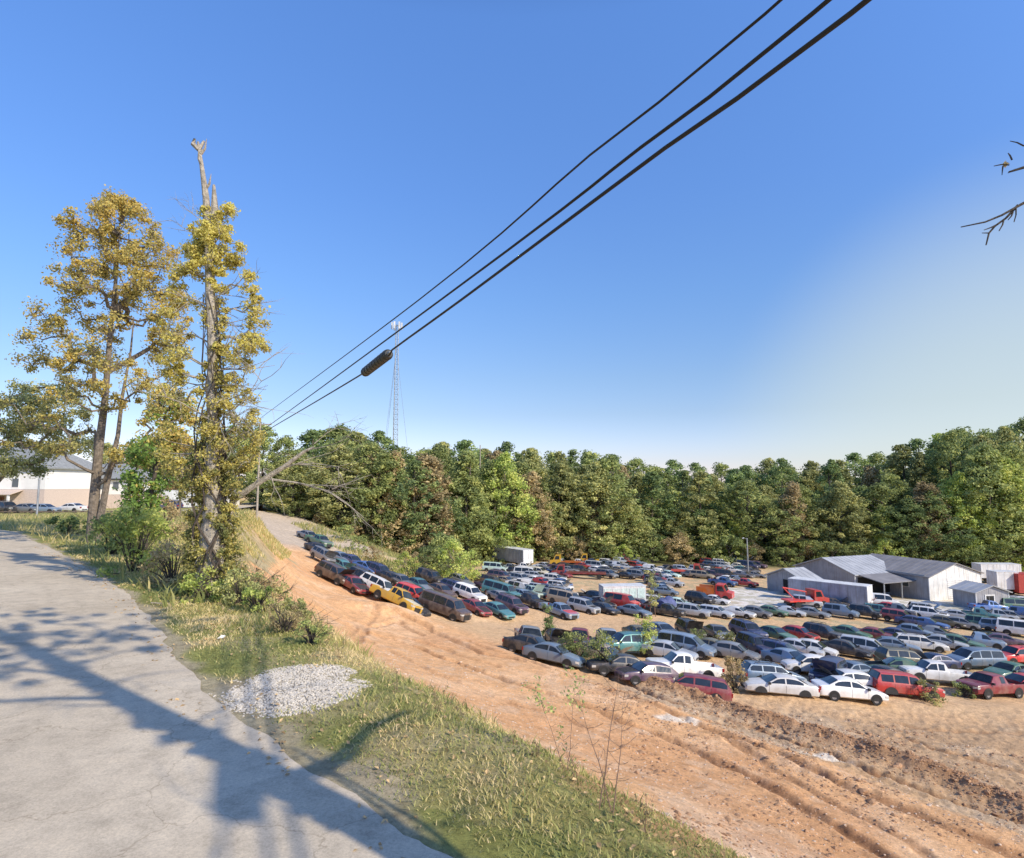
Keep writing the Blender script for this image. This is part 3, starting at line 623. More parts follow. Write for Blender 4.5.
def env_clumps(env, depth, n, rr, seed, minr=0., gap=.36, cy=None):
    """env rows (height, left, right); clumps near the outline and throughout"""
    rng = np.random.default_rng(seed); hs = [e[0] for e in env]; out = []; rs = []
    tries = 0
    while len(out) < n and tries < 20000:
        tries += 1
        h = rng.uniform(hs[0], hs[-1]); l = np.interp(h, hs, [e[1] for e in env]); r = np.interp(h, hs, [e[2] for e in env])
        c = (l + r) / 2; hw = (r - l) / 2; q = rng.uniform(-1, 1); dep = depth * min(1, hw / 2) * math.sqrt(max(0, 1 - q * q)) * rng.uniform(-1, 1)
        if vnoise(q * 3.1 + 7 + dep, h * .8 + dep * .6, seed) < gap: continue
        R_ = rng.uniform(*rr); x = c + q * (hw - R_ * .5)
        if abs(x) < minr: continue
        out.append((x, dep, h)); rs.append(R_)
    return out, rs
# left autumn tree, two stems, on the verge edge
P = at(97, 541); P = Vector((X(97, 26.5), 26.5, -.1)); m = 26.5 / F
o = empty('roadside_tree', P, label='tall autumn tree with two pale stems and thinning orange-yellow leaves', cat='tree')
env = [(3.6, -40, 50), (4.6, -95, 70), (6.2, -92, 84), (8.0, -88, 90), (9.4, -80, 92), (10.3, -78, 88), (11.0, -45, 84), (12.4, -38, 80), (13.3, -40, 78), (14.2, -28, 66), (15.0, -2, 50), (15.5, 8, 38)]
env = [(h, a * m, b * m) for h, a, b in env]
env = [(h, a - .030 * h, b - .030 * h) for h, a, b in env]
cs, rs = env_clumps(env, 3.0, 350, (.24, .62), 3, gap=.42)
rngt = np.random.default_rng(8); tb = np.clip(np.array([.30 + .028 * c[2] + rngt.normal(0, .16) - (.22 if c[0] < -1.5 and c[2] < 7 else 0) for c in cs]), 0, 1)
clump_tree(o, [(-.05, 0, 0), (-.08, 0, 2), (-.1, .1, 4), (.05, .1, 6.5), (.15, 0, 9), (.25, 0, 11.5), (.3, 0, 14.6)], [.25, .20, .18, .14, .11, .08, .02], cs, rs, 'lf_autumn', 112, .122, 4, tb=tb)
mb = MB(); mb.tube([(.15, -.1, 0), (.28, -.05, 1.2), (.48, 0, 3), (.72, .1, 4.8), (.78, .15, 6.6), (1.0, .2, 8.6), (1.05, .2, 10.2)], [.18, .15, .12, .09, .07, .045, .02], 9); mb.build('second_trunk', M['bark'], o, 30)
# green tree filling the lower left behind it
P = Vector((X(-22, 33), 33, -.2)); m = 33 / F
o = empty('roadside_tree', P, label='low green tree behind the left side of the autumn tree', cat='tree')
cs, rs = env_clumps([(3.3, 20 * m, 70 * m), (4.4, -10 * m, 110 * m), (5.6, 0 * m, 115 * m), (7.0, 10 * m, 100 * m), (8.2, 30 * m, 80 * m)], 2.2, 105, (.4, .75), 13, gap=.32)
clump_tree(o, [(.8, 0, 0), (.7, 0, 2), (.5, 0, 4), (.4, 0, 7.6)], [.2, .17, .12, .03], cs, rs, 'lf_olive', 110, .15, 14)
# dark leafy understorey tree between the two
P = Vector((X(150, 20), 20, -.1)); m = 20 / F
o = empty('understorey_tree', P, label='low leafy tree with dark green and rusty foliage between the two tall trees', cat='tree')
cs, rs = env_clumps([(1.4, -30 * m, 8 * m), (2.5, -34 * m, 18 * m), (3.6, -28 * m, 40 * m), (5.0, -10 * m, 48 * m), (5.8, 0, 30 * m)], 1.3, 85, (.25, .48), 23, gap=.3)
tb = np.clip(np.array([.2 + rngt.normal(0, .14) + (.45 if c[2] > 3.7 and c[0] > -.1 else 0) for c in cs]), 0, 1)
M['lf_under'] = leafmat('leaf_understorey', [(0, (.05, .085, .02)), (.4, (.10, .15, .03)), (.7, (.30, .19, .06)), (1, (.40, .22, .08))])
clump_tree(o, [(0, 0, 0), (-.1, 0, 1.4), (.15, 0, 3), (.4, 0, 5.2)], [.1, .08, .06, .015], cs, rs, 'lf_under', 78, .13, 24, 'bark_dark', tb=tb, br=.012)
# ivy-clad broken snag
P = Vector((X(214, 14), 14, -.12)); m = 14 / F; DP = P
o = empty('ivy_covered_snag', P, label='tall dead trunk wrapped in yellowing ivy with a bare broken top', cat='tree')
env = [(.1, -34, 40), (1.0, -26, 34), (2.2, -24, 30), (3.0, -48, 52), (3.7, -52, 68), (4.6, -54, 66), (5.6, -52, 62), (6.4, -52, 62), (7.2, -42, 54), (8.0, -32, 42), (8.8, -20, 34), (9.3, -6, 28)]
cs, rs = env_clumps([(h, a * m - .047 * h, b * m - .047 * h) for h, a, b in env], 1.0, 400, (.09, .26), 33, gap=.42)
c2_, r2_ = env_clumps([(.3, -.42, .42), (3, -.5, .4), (6, -.62, .26), (8.9, -.75, .0)], .42, 150, (.10, .22), 35, gap=.38); cs += c2_; rs += r2_
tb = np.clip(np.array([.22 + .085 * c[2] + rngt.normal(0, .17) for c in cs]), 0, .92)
TR = [(-.02, 0, 0), (.0, 0, 1.2), (.0, 0, 2.6), (-.12, 0, 4.2), (-.18, 0, 5.8), (-.3, 0, 7.2), (-.40, 0, 8.6), (-.52, 0, 9.6), (-.68, 0, 10.5), (-.78, 0, 11.0)]
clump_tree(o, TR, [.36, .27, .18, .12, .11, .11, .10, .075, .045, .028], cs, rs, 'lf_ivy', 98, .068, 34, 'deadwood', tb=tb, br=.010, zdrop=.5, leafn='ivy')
mb = MB(); r3 = random.Random(4)
for k in range(14):   # ivy stems wrapped on the trunk
    a0 = r3.uniform(0, 6.28); pts = []
    for j in range(14):
        z = j * .55; a = a0 + (.5 + .1 * k) * math.sin(j * .8 + k * 1.7); rr = (.40 - z * .034) + .02 + .05 * math.sin(j * 1.3 + k); pts.append((rr * math.cos(a) + .03 - .045 * z, rr * math.sin(a), z))
    mb.tube(pts, [.03 - .0017 * j for j in range(14)], 5)
mb.build('ivy_stems', M['bark_dark'], o, 60)
def twigs(mb, p, d, L, r, dep, rr):
    n = 4; pts = [p]; q = Vector(p); dd = Vector(d).normalized()
    for k in range(n):
        dd = (dd + Vector((rr.gauss(0, .16), rr.gauss(0, .16), rr.gauss(0, .14)))).normalized(); q = q + dd * L / n; pts.append(q.copy())
    mb.tube(pts, [r * (1 - .2 * k) for k in range(n + 1)], 4 if r < .03 else 7, False)
    if dep > 0:
        for k in range(rr.randint(2, 4)):
            i = rr.randint(1, n); nd = (dd + Vector((rr.gauss(0, .7), rr.gauss(0, .7), rr.gauss(0, .55)))).normalized()
            twigs(mb, pts[i], nd, L * rr.uniform(.4, .7), max(.0035, r * .5), dep - 1, rr)
mb = MB()
for z, dx, L in [(8.9, -1, .75), (9.2, -1, .5), (8.6, -1, .9), (8.1, 1, .9), (7.6, -1, 1.0), (6.9, -1, 1.1), (6.0, -1, 1.2), (5.4, 1, 1.5), (4.2, -1, 1.3), (3.2, 1, 1.5), (3.4, -1, 1.1), (7.0, 1, 1.5), (6.6, 1, 1.3), (6.3, 1, 1.1), (5.7, 1, 1.55), (5.2, 1, 1.5), (4.9, 1, 1.6), (4.4, 1, 1.75), (4.0, 1, 1.9), (3.6, 1, 1.6), (5.0, -1, 1.2),]:
    twigs(mb, (-.05 * z, 0, z), (dx, r3.uniform(-.5, .3), r3.uniform(.05, .5)), L, .022 if z < 8 else .014, 2, r3)
mb.build('dead_twigs', M['deadwood'], o, 60)
mb = MB()
mb.tube([(-.40, 0, 8.6), (-.30, .02, 9.3), (-.34, 0, 9.9)], [.14, .09, .03], 6); mb.tube([(-.74, 0, 10.8), (-.90, 0, 10.95), (-.86, 0, 11.08)], [.06, .06, .03], 5); mb.tube([(-.75, 0, 10.8), (-.66, .05, 11.05)], [.055, .03], 5)

for k_ in range(7): z_ = 8.9 + .3 * k_; a_ = k_ * 2.1; xx_ = -.05 * z_ - .12 * max(0, z_ - 9.3); mb.tube([(xx_, 0, z_), (xx_ + .10 * math.cos(a_), .08 * math.sin(a_), z_ + .12), (xx_ + .13 * math.cos(a_), .1 * math.sin(a_), z_ + .38)], [.05, .03, .006], 5)
mb.build('broken_top', M['deadwood'], o, 40)
# dead tree leaning out over the slope, with drooping bare branches
p0 = Vector((X(228, 14.4), 14.4, 0)); o = empty('leaning_dead_tree', p0 + Vector((0, 0, -.2)), label='bare leaning dead limb sticking out over the dirt slope right of the ivy snag', cat='dead tree')
mb = MB(); mb.tube([(-.25, 0, 0), (-.1, 0, 1.5), (.15, 0, 2.35), (.7, .05, 2.75), (1.3, .1, 3.15), (1.75, .1, 3.5), (2.0, .1, 3.62)], [.13, .10, .085, .07, .055, .04, .018], 8)
mb.build('trunk', M['deadwood'], o, 40)
mb = MB(); r3 = random.Random(12)
mb.tube([(.9, .05, 2.85), (1.6, .2, 2.75), (2.3, .3, 2.55), (2.9, .3, 2.15), (3.2, .3, 1.9)], [.028, .022, .016, .010, .005], 5)
for q, d, L in [((1.3, .1, 3.1), (.8, .2, .3), 1.5), ((1.7, .1, 3.5), (.9, .1, .1), 1.5), ((2.0, .1, 3.7), (.6, 0, .6), .9), ((1.6, .2, 2.75), (1, 0, -.3), 1.5), ((2.3, .3, 2.55), (1, .2, -.5), 1.3), ((1.9, .2, 2.7), (1, .2, .1), 1.6), ((1.0, .05, 2.9), (.5, 0, -1), 1.2),
                ((1.2, .1, 3.1), (1, -.1, .35), 2.2), ((.15, 0, 2.3), (.2, 0, 1), 1.3), ((.4, 0, 2.5), (.5, 0, .9), 1.2), ((2.4, .3, 2.6), (1, 0, .3), 1.2), ((1.5, .1, 3.2), (1, .3, -.1), 1.7)]:
    twigs(mb, Vector(q), d, L * .85, .014, 2, r3)
mb.build('bare_branches', M['deadwood'], o, 60)
# tree beside the camera: its bare twigs reach into the top right, its shadow crosses the road
o = empty('ivy_covered_tree', (3.5, 1.2, 0), label='ivy-thick tree beside the road whose bare twigs reach into the upper right', cat='tree')
cs, rs = env_clumps([(.2, -.3, .3), (2.5, -.28, .28), (4.9, -.22, .22), (5.4, -.38, .36), (6.1, -.40, .30), (6.5, -.18, .18), (8.5, -.14, .14), (10, -.12, .12), (10.8, -.08, .08)], .26, 190, (.08, .15), 43, gap=.1)
rq = np.random.default_rng(77)
for _ in range(85): cs.append((rq.uniform(-3.6, .8), rq.uniform(-.2, 3.4), rq.uniform(7.8, 9.6))); rs.append(rq.uniform(.10, .26))
clump_tree(o, [(0, 0, -.2), (0, 0, 3), (.1, 0, 6), (0, .1, 9), (.05, .1, 11.2)], [.24, .20, .15, .09, .03], cs, rs, 'lf_green', 46, .10, 44, 'bark', br=.008, zdrop=.4, leafn='ivy')
mb = MB(); r3 = random.Random(31)
Q1 = Vector((ray(1016, 205)[0] * 2.6, 2.6, CAMZ + ray(1016, 205)[1] * 2.6)) - Vector((3.5, 1.2, 0)); Q2 = Vector((ray(1008, 168)[0] * 2.6, 2.6, CAMZ + ray(1008, 168)[1] * 2.6)) - Vector((3.5, 1.2, 0))
def pxp(px, py, d): k = ray(px, py); return Vector((k[0] * d, d, CAMZ + k[1] * d)) - Vector((3.5, 1.2, 0))
mb.tube([(0, 0, 2.9), (-.45, .7, 3.25), pxp(1045, 192, 2.6), pxp(1020, 205, 2.6)], [.035, .022, .011, .006], 6)
mb.tube([pxp(1020, 205, 2.6), pxp(1002, 215, 2.6), pxp(985, 222, 2.6), pxp(961, 227, 2.6)], [.006, .005, .004, .0025], 5)
mb.tube([pxp(1018, 205, 2.6), pxp(1006, 218, 2.62), pxp(995, 226, 2.62), pxp(989, 233, 2.62), pxp(986, 245, 2.62)], [.006, .005, .0045, .004, .003], 5)
for a, b in [((1016, 208), (1014, 222)), ((1004, 219), (999, 231)), ((996, 225), (984, 230)), ((989, 233), (982, 233)), ((1013, 212), (1008, 220))]: mb.tube([pxp(*a, 2.6), pxp((a[0] + b[0]) / 2 + 1, (a[1] + b[1]) / 2, 2.6), pxp(*b, 2.6)], [.0035, .003, .002], 4)
mb.tube([(.05, 0, 4.8), (.4, .45, 4.8), (.65, .95, 4.95), (1.05, 1.4, 5.0)], [.09, .07, .055, .03], 6); mb.tube([(.1, 0, 7.1), (-.7, -.15, 7.2), (-1.9, -.3, 7.1)], [.06, .045, .02], 6); mb.tube([(.1, 0, 6.8), (-.6, .5, 7.0), (-1.7, .9, 7.3)], [.06, .045, .02], 6)
mb.tube([(0, 0, 3.3), (-.4, .6, 3.55), pxp(1050, 160, 2.6), pxp(1022, 168, 2.6), pxp(1009, 172, 2.6)], [.03, .02, .010, .006, .004], 6)
for a, b in [((1024, 146), (1010, 141)), ((1009, 165), (994, 166)), ((1003, 166), (1002, 175)), ((1012, 160), (1008, 153)), ((1035, 150), (1022, 145)), ((1022, 168), (1008, 173))]: mb.tube([pxp(*a, 2.6), pxp((a[0] + b[0]) / 2, (a[1] + b[1]) / 2 - 1, 2.6), pxp(*b, 2.6)], [.004, .0035, .002], 4)
for z, d, L in [(4.6, (.4, 1, .2), 1.3), (6.8, (-.6, -.5, .6), 1.6), (6.0, (.6, 1, .6), 1.6), (7.6, (1, .5, .6), 1.7), (8.2, (-1, -.7, .5), 1.5), (9.2, (.5, -1, .6), 1.5), (5.0, (.8, -.8, .4), 1.8), (4.0, (1, -.2, .3), 1.6)]:
    twigs(mb, Vector((0, 0, z)), d, L, .022, 3, r3)
mb.build('branches', M['bark_dark'], o, 60)
mb = MB(); c = pxp(1006, 164, 2.6); V, Fc, T = leaf_quads(np.array([c + Vector(np.random.default_rng(1).normal(0, .006, 3)) for _ in range(5)]), np.random.default_rng(2).normal(size=(5, 3)), np.full(5, .035), np.full(5, .9), np.random.default_rng(3))
link('dead_leaf', npmesh('dead_leaf', V, Fc, M['lf_brown'], T), o)
# ---- saplings and shrubs near the slope
def sapling(px, py, h, label, nst=3, leafy=.5, mat='lf_green', seed=0, spread=.35, lsize=.09, r=.012, d=None, topleaf=.0, name='sapling', group=None, per=26):
    p = at(px, py) if d is None else Vector((X(px, d), d, float(base_z(X(px, d), d))))
    o = empty(name, p - Vector((0, 0, .05)), label=label, cat='sapling' if name == 'sapling' else name, group=group); rr = random.Random(seed); rng = np.random.default_rng(seed)
    mb = MB(); tips = []
    for k in range(nst):
        dx = Vector((rr.gauss(0, spread), rr.gauss(0, spread), 1)).normalized(); q = Vector((rr.gauss(0, .03) * h, rr.gauss(0, .03) * h, 0)); pts = [q]; H_ = h * rr.uniform(.7, 1)
        for j in range(7):
            dx = (dx + Vector((rr.gauss(0, .09), rr.gauss(0, .09), .05))).normalized(); q = q + dx * H_ / 7; pts.append(q.copy())
        mb.tube(pts, [r * (1 - .12 * j) for j in range(8)], 5, False)
        for j in range(2, 8):
            for _ in range(2):
                d_ = Vector((rr.gauss(0, 1), rr.gauss(0, 1), rr.uniform(0, 1))).normalized() * H_ * rr.uniform(.06, .2); mb.tube([pts[j], pts[j] + d_ * .5, pts[j] + d_ + Vector((0, 0, .02 * H_))], [r * .4, r * .3, .002], 3, False)
                if rr.random() < leafy or j / 7 > 1 - topleaf: tips.append(pts[j] + d_ * rr.uniform(.4, 1))
    mb.build('stems', M['drybark'], o, 60)
    if tips:
        V, Fc, T = clump_leaves(np.array([tuple(t) for t in tips]), np.full(len(tips), h * .085), per, lsize, rng, .2, fill=.8); link('leaves', npmesh('leaves', V, Fc, M[mat], T), o)
    return o
def shrub(px, py, h, w, label, mat, seed, lsize=.1, per=60, n=26, d=None, name='shrub', group=None):
    p = at(px, py) if d is None else Vector((X(px, d), d, float(base_z(X(px, d), d))))
    o = empty(name, p - Vector((0, 0, .05)), label=label, cat=name, group=group); rng = np.random.default_rng(seed)
    cs = []; rs = []
    for k in range(n):
        a = rng.uniform(0, 6.28); hh = rng.random(); rr = w / 2 * math.sqrt(rng.random()) * (1 - .35 * hh); R_ = rng.uniform(.12, .24) * min(h, w); cs.append((rr * math.cos(a), rr * math.sin(a), R_ * .5 + hh * (h - R_))); rs.append(R_)
    V, Fc, T = clump_leaves(np.array(cs), np.array(rs), per, lsize, rng, .2, fill=.8); link('leaves', npmesh('leaves', V, Fc, M[mat], T), o)
    mb = MB()
    for c in cs: mb.tube([(c[0] * .15, c[1] * .15, 0), (c[0] * .5, c[1] * .5, c[2] * .6), c], [.02, .014, .005], 4, False)
    for _ in range(8): twigs(mb, Vector((0, 0, h * .3)), (rng.normal(), rng.normal(), 1), h * .9, .008, 1, random.Random(seed))
    mb.build('stems', M['bark_dark'], o, 60); return o
shrub(140, 552, 1.9, 2.0, 'bright yellow-green shrub between the two tall roadside trees', 'lf_bright', 61, .11, 70, 34, d=17.5)
shrub(118, 530, 1.6, 1.8, 'mid green shrub at the foot of the autumn tree', 'lf_green', 62, .12, 60, 26, d=22)
shrub(178, 565, 1.1, 1.5, 'rusty orange low shrub just left of the ivy snag', 'lf_brown', 63, .07, 60, 26, d=15.6)
shrub(215, 585, .75, 1.3, 'tangled yellow-green growth around the foot of the ivy snag', 'lf_bright', 64, .06, 60, 26, d=13.4)
shrub(245, 588, .8, 1.2, 'olive brown shrub right of the ivy snag foot', 'lf_olive', 65, .06, 60, 26, d=13.0)
shrub(262, 600, .55, .8, 'small yellow-green shrub on the brow of the slope', 'lf_bright', 66, .05, 60, 18, d=12.3)
shrub(290, 625, .5, .9, 'dry brown weed clump beside the orange slope', 'lf_brown', 67, .04, 50, 18, d=10.6)
shrub(165, 480, 2.2, 3.2, 'russet shrub beyond the verge near the brown pole', 'lf_brown', 68, .14, 60, 28, d=30)
shrub(318, 640, .45, .6, 'small dark green weed clump on the brow', 'lf_green', 69, .04, 45, 14, d=9.9)
shrub(70, 528, 1.0, 2.6, 'low dark hedge-like shrub left of the autumn tree trunk', 'lf_dark', 70, .12, 60, 26, d=31)
shrub(258, 590, 0.8, 1.3, 'russet brush on the bank right of the ivy snag foot', 'lf_brown', 201, .07, 55, 24, d=15.5)
shrub(272, 590, 1.0, 1.5, 'olive brush on the crest of the cut bank', 'lf_olive', 202, .07, 55, 24, d=18)
shrub(240, 590, 1.3, 2.0, 'brown brush behind the ivy snag', 'lf_brown', 203, .07, 55, 24, d=24)
shrub(265, 590, 1.2, 2.2, 'straw-green brush on the crest of the far bank', 'lf_olive', 204, .07, 55, 24, d=30)
shrub(300, 590, 0.5, 0.9, 'low olive brush where the grass meets the dirt', 'lf_olive', 205, .07, 55, 24, d=12.5)
shrub(735, 690, 2.3, 1.6, 'brown bush growing between the maroon wagon and the white sedan', 'lf_brown', 71, .14, 60, 26)
shrub(925, 702, 1.5, 2.6, 'green weeds in front of the red off-roader', 'lf_olive', 72, .12, 50, 22)
shrub(965, 697, 1.0, 1.8, 'green weeds left of the maroon pickup', 'lf_green', 73, .12, 50, 18)
shrub(573, 662, 2.2, 2.2, 'leafy green bush on the berm by the dark sedans', 'lf_green', 74, .14, 55, 26)
shrub(600, 670, 2.6, 2.6, 'larger green bush on the berm hiding a green pickup', 'lf_green', 75, .15, 55, 28)
shrub(548, 640, 3.0, 1.5, 'dark green sapling clump in front of the black sedan', 'lf_dark', 76, .15, 55, 24)
shrub(645, 655, 3.4, 2.2, 'tall green bush in front of the silver minivan', 'lf_bright', 77, .15, 45, 30)
shrub(700, 652, 2.0, 2.0, 'green bush behind the white pickup', 'lf_green', 78, .15, 45, 22)
shrub(725, 650, 1.9, 1.9, 'olive bush beside the olive sedan', 'lf_olive', 79, .15, 45, 22)
sapling(652, 617, 5.2, 'tall slim leafy sapling at the end of the middle car row', 2, .9, 'lf_olive', 81, .08, .22, .05)
sapling(605, 772, 1.15, 'forked bare sapling on the brow in front of the dirt tracks', 3, .0, 'lf_green', 82, .22, .03, .006, d=5.05)
sapling(598, 765, .7, 'thin curved bare stem left of the forked bare sapling', 1, .0, 'lf_green', 86, .12, .04, .004, d=5.2)
sapling(562, 752, 1.15, 'sapling with a tuft of dark leaves against the orange dirt', 2, .05, 'lf_green', 83, .16, .035, .004, d=5.8, topleaf=.4, per=14)
sapling(575, 750, .6, 'small leaning sapling beside the leafy tuft', 2, .05, 'lf_green', 84, .3, .03, .004, d=5.6, topleaf=.1, per=4)
for i, (px, d, h) in enumerate([(345, 9.0, .55), (400, 7.6, .55), (440, 7.0, .6), (462, 6.7, .4), (512, 6.2, .35), (535, 6.0, .4), (640, 4.8, .45), (330, 9.6, .6), (310, 10.3, .8), (300, 10.7, .9), (275, 11.6, .8)]):
    sapling(0 + px, 0, h * .62, ['dry brown weed stalk', 'tall dry weed stalk', 'reddish dry weed stalk'][i % 3] + ' standing on the brow above the orange slope', 3, .35, 'lf_brown', 90 + i, .2, .022, .003, d=d, name='weed', group='dry weed stalks along the brow', per=8)
# ------------------------------------------------------------------ vehicles
def stn(L):
    return L
TYPES = {
 'sedan': dict(st=[(2.35, .50, .50, .74), (2.27, .64, .65, .86), (2.0, .73, .75, .94), (1.2, .85, .88, 1), (1.02, .87, .90, 1), (.28, .92, 1.37, 1), (-.3, .93, 1.43, 1), (-.95, .94, 1.38, 1), (-1.68, .94, 1.0, .99), (-2.12, .93, .97, .94), (-2.28, .88, .9, .88), (-2.36, .55, .55, .76)], c=4, rf=5, rr=7, rb=8, w=.89, wx=(1.42, -1.38), wr=.32, doors=(.9, -.18, -1.35)),
 'hatchback': dict(st=[(2.05, .50, .50, .74), (1.98, .68, .69, .86), (1.75, .78, .8, .94), (1.15, .88, .91, 1), (1.0, .9, .93, 1), (.3, .95, 1.42, 1), (-.4, .96, 1.5, 1), (-1.3, .98, 1.44, .99), (-1.88, 1.0, 1.06, .95), (-2.0, .9, .92, .9), (-2.06, .5, .5, .78)], c=4, rf=5, rr=7, rb=8, w=.86, wx=(1.25, -1.25), wr=.31, doors=(.85, -.2, -1.4)),
 'wagon': dict(st=[(2.38, .50, .50, .76), (2.3, .68, .69, .88), (2.05, .78, .8, .95), (1.25, .90, .92, 1), (1.1, .92, .95, 1), (.45, .97, 1.46, 1), (-.4, .98, 1.53, 1), (-1.95, .99, 1.5, .98), (-2.28, .98, 1.05, .95), (-2.34, .85, .86, .92), (-2.38, .5, .5, .82)], c=4, rf=5, rr=7, rb=8, w=.89, wx=(1.45, -1.4), wr=.33, doors=(.95, -.1, -1.1, -2.1)),
 'suv': dict(st=[(2.3, .6, .6, .80), (2.24, .88, .89, .9), (2.05, .98, 1.0, .96), (1.2, 1.04, 1.07, 1), (1.08, 1.05, 1.09, 1), (.5, 1.08, 1.68, 1), (-.3, 1.09, 1.77, 1), (-1.95, 1.1, 1.74, .98), (-2.24, 1.08, 1.2, .97), (-2.3, .95, .97, .95), (-2.33, .55, .55, .88)], c=4, rf=5, rr=7, rb=8, w=.92, wx=(1.4, -1.35), wr=.37, doors=(.95, -.1, -1.1, -2.0)),
 'minivan': dict(st=[(2.5, .52, .52, .78), (2.42, .75, .76, .88), (2.2, .88, .9, .94), (1.7, .98, 1.02, .99), (1.55, 1.0, 1.05, 1), (.75, 1.02, 1.66, 1), (-.2, 1.03, 1.76, 1), (-2.1, 1.04, 1.72, .98), (-2.42, 1.02, 1.12, .96), (-2.48, .85, .87, .94), (-2.52, .5, .5, .86)], c=4, rf=5, rr=7, rb=8, w=.96, wx=(1.55, -1.45), wr=.33, doors=(1.2, .1, -1.0, -2.2)),
 'van': dict(st=[(2.7, .6, .6, .84), (2.66, 1.0, 1.01, .92), (2.5, 1.1, 1.12, .96), (2.0, 1.16, 1.2, 1), (1.9, 1.17, 1.22, 1), (1.3, 1.2, 1.95, 1), (.2, 1.2, 2.05, 1), (-2.5, 1.2, 2.02, .99), (-2.66, 1.18, 1.3, .98), (-2.69, .95, .97, .97), (-2.7, .55, .55, .95)], c=4, rf=5, rr=7, rb=8, w=1.0, wx=(1.75, -1.6), wr=.37, doors=(1.65, .6, -.9, -2.4)),
 'pickup': dict(st=[(2.75, .6, .6, .84), (2.7, .92, .93, .92), (2.5, 1.0, 1.02, .96), (1.5, 1.06, 1.09, 1), (1.35, 1.07, 1.11, 1), (.8, 1.09, 1.66, 1), (.2, 1.1, 1.74, 1), (-.30, 1.1, 1.70, 1), (-.52, 1.1, 1.15, 1), (-.56, 1.05, -1, 1), (-2.68, 1.05, -1, 1), (-2.70, 1.05, 1.05, 1), (-2.74, .6, .6, .96)], c=4, rf=5, rr=7, rb=8, w=.95, wx=(1.75, -1.55), wr=.39, doors=(1.25, .3, -.25)),
}
def csec(s, w):
    x, b, t, wf = s; W = w * wf; zs = .26 if w < .9 else .34
    if t < 0:
        P = [(W * .82, zs), (W * .97, zs + .09), (W, (zs + b) / 2), (W * .985, b - .05), (W * .965, b), (W * .87, b), (W * .85, b - .42), (0, b - .42)]
    else:
        k = min(1, max(0, (t - b) / .42)); wr = W * (.955 - .21 * k); e = .055 * k + .004
        P = [(W * .82, zs), (W * .97, zs + .09), (W, (zs + b) / 2), (W * .985, b - .05), (W * .955, b), (wr, t - e), (wr * .78, t - e * .15), (0, t + .012)]
    return P
def sect(T, x):
    st = T['st']
    for a, b in zip(st[:-1], st[1:]):
        if b[0] <= x <= a[0]:
            k = (a[0] - x) / (a[0] - b[0]); A = csec(a, T['w']); B = csec(b, T['w']); return [(p[0] * (1 - k) + q[0] * k, p[1] * (1 - k) + q[1] * k) for p, q in zip(A, B)]
def wheel_meshes(T):
    w, r = T['w'], T['wr']; a = MB(); a.disc((0, 0, 0), r * .60, r, -.20, .0, 18); b = MB(); b.disc((0, 0, 0), 0, r * .62, -.17, -.035, 14)
    b.disc((0, 0, 0), 0, r * .16, -.04, -.01, 8)
    for k in range(5):
        q = k * 2 * PI / 5; c, s_ = math.cos(q), math.sin(q)
        b.add([(c * .05 - s_ * .03, -.022, s_ * .05 + c * .03), (c * .05 + s_ * .03, -.022, s_ * .05 - c * .03), (c * r * .58 + s_ * .035, -.022, s_ * r * .58 - c * .035), (c * r * .58 - s_ * .035, -.022, s_ * r * .58 + c * .035)], [(0, 1, 2, 3)])
    return a.mesh('wheel', M['tyre'], 40), b.mesh('rim', M['rim'], 40)
CM = {}
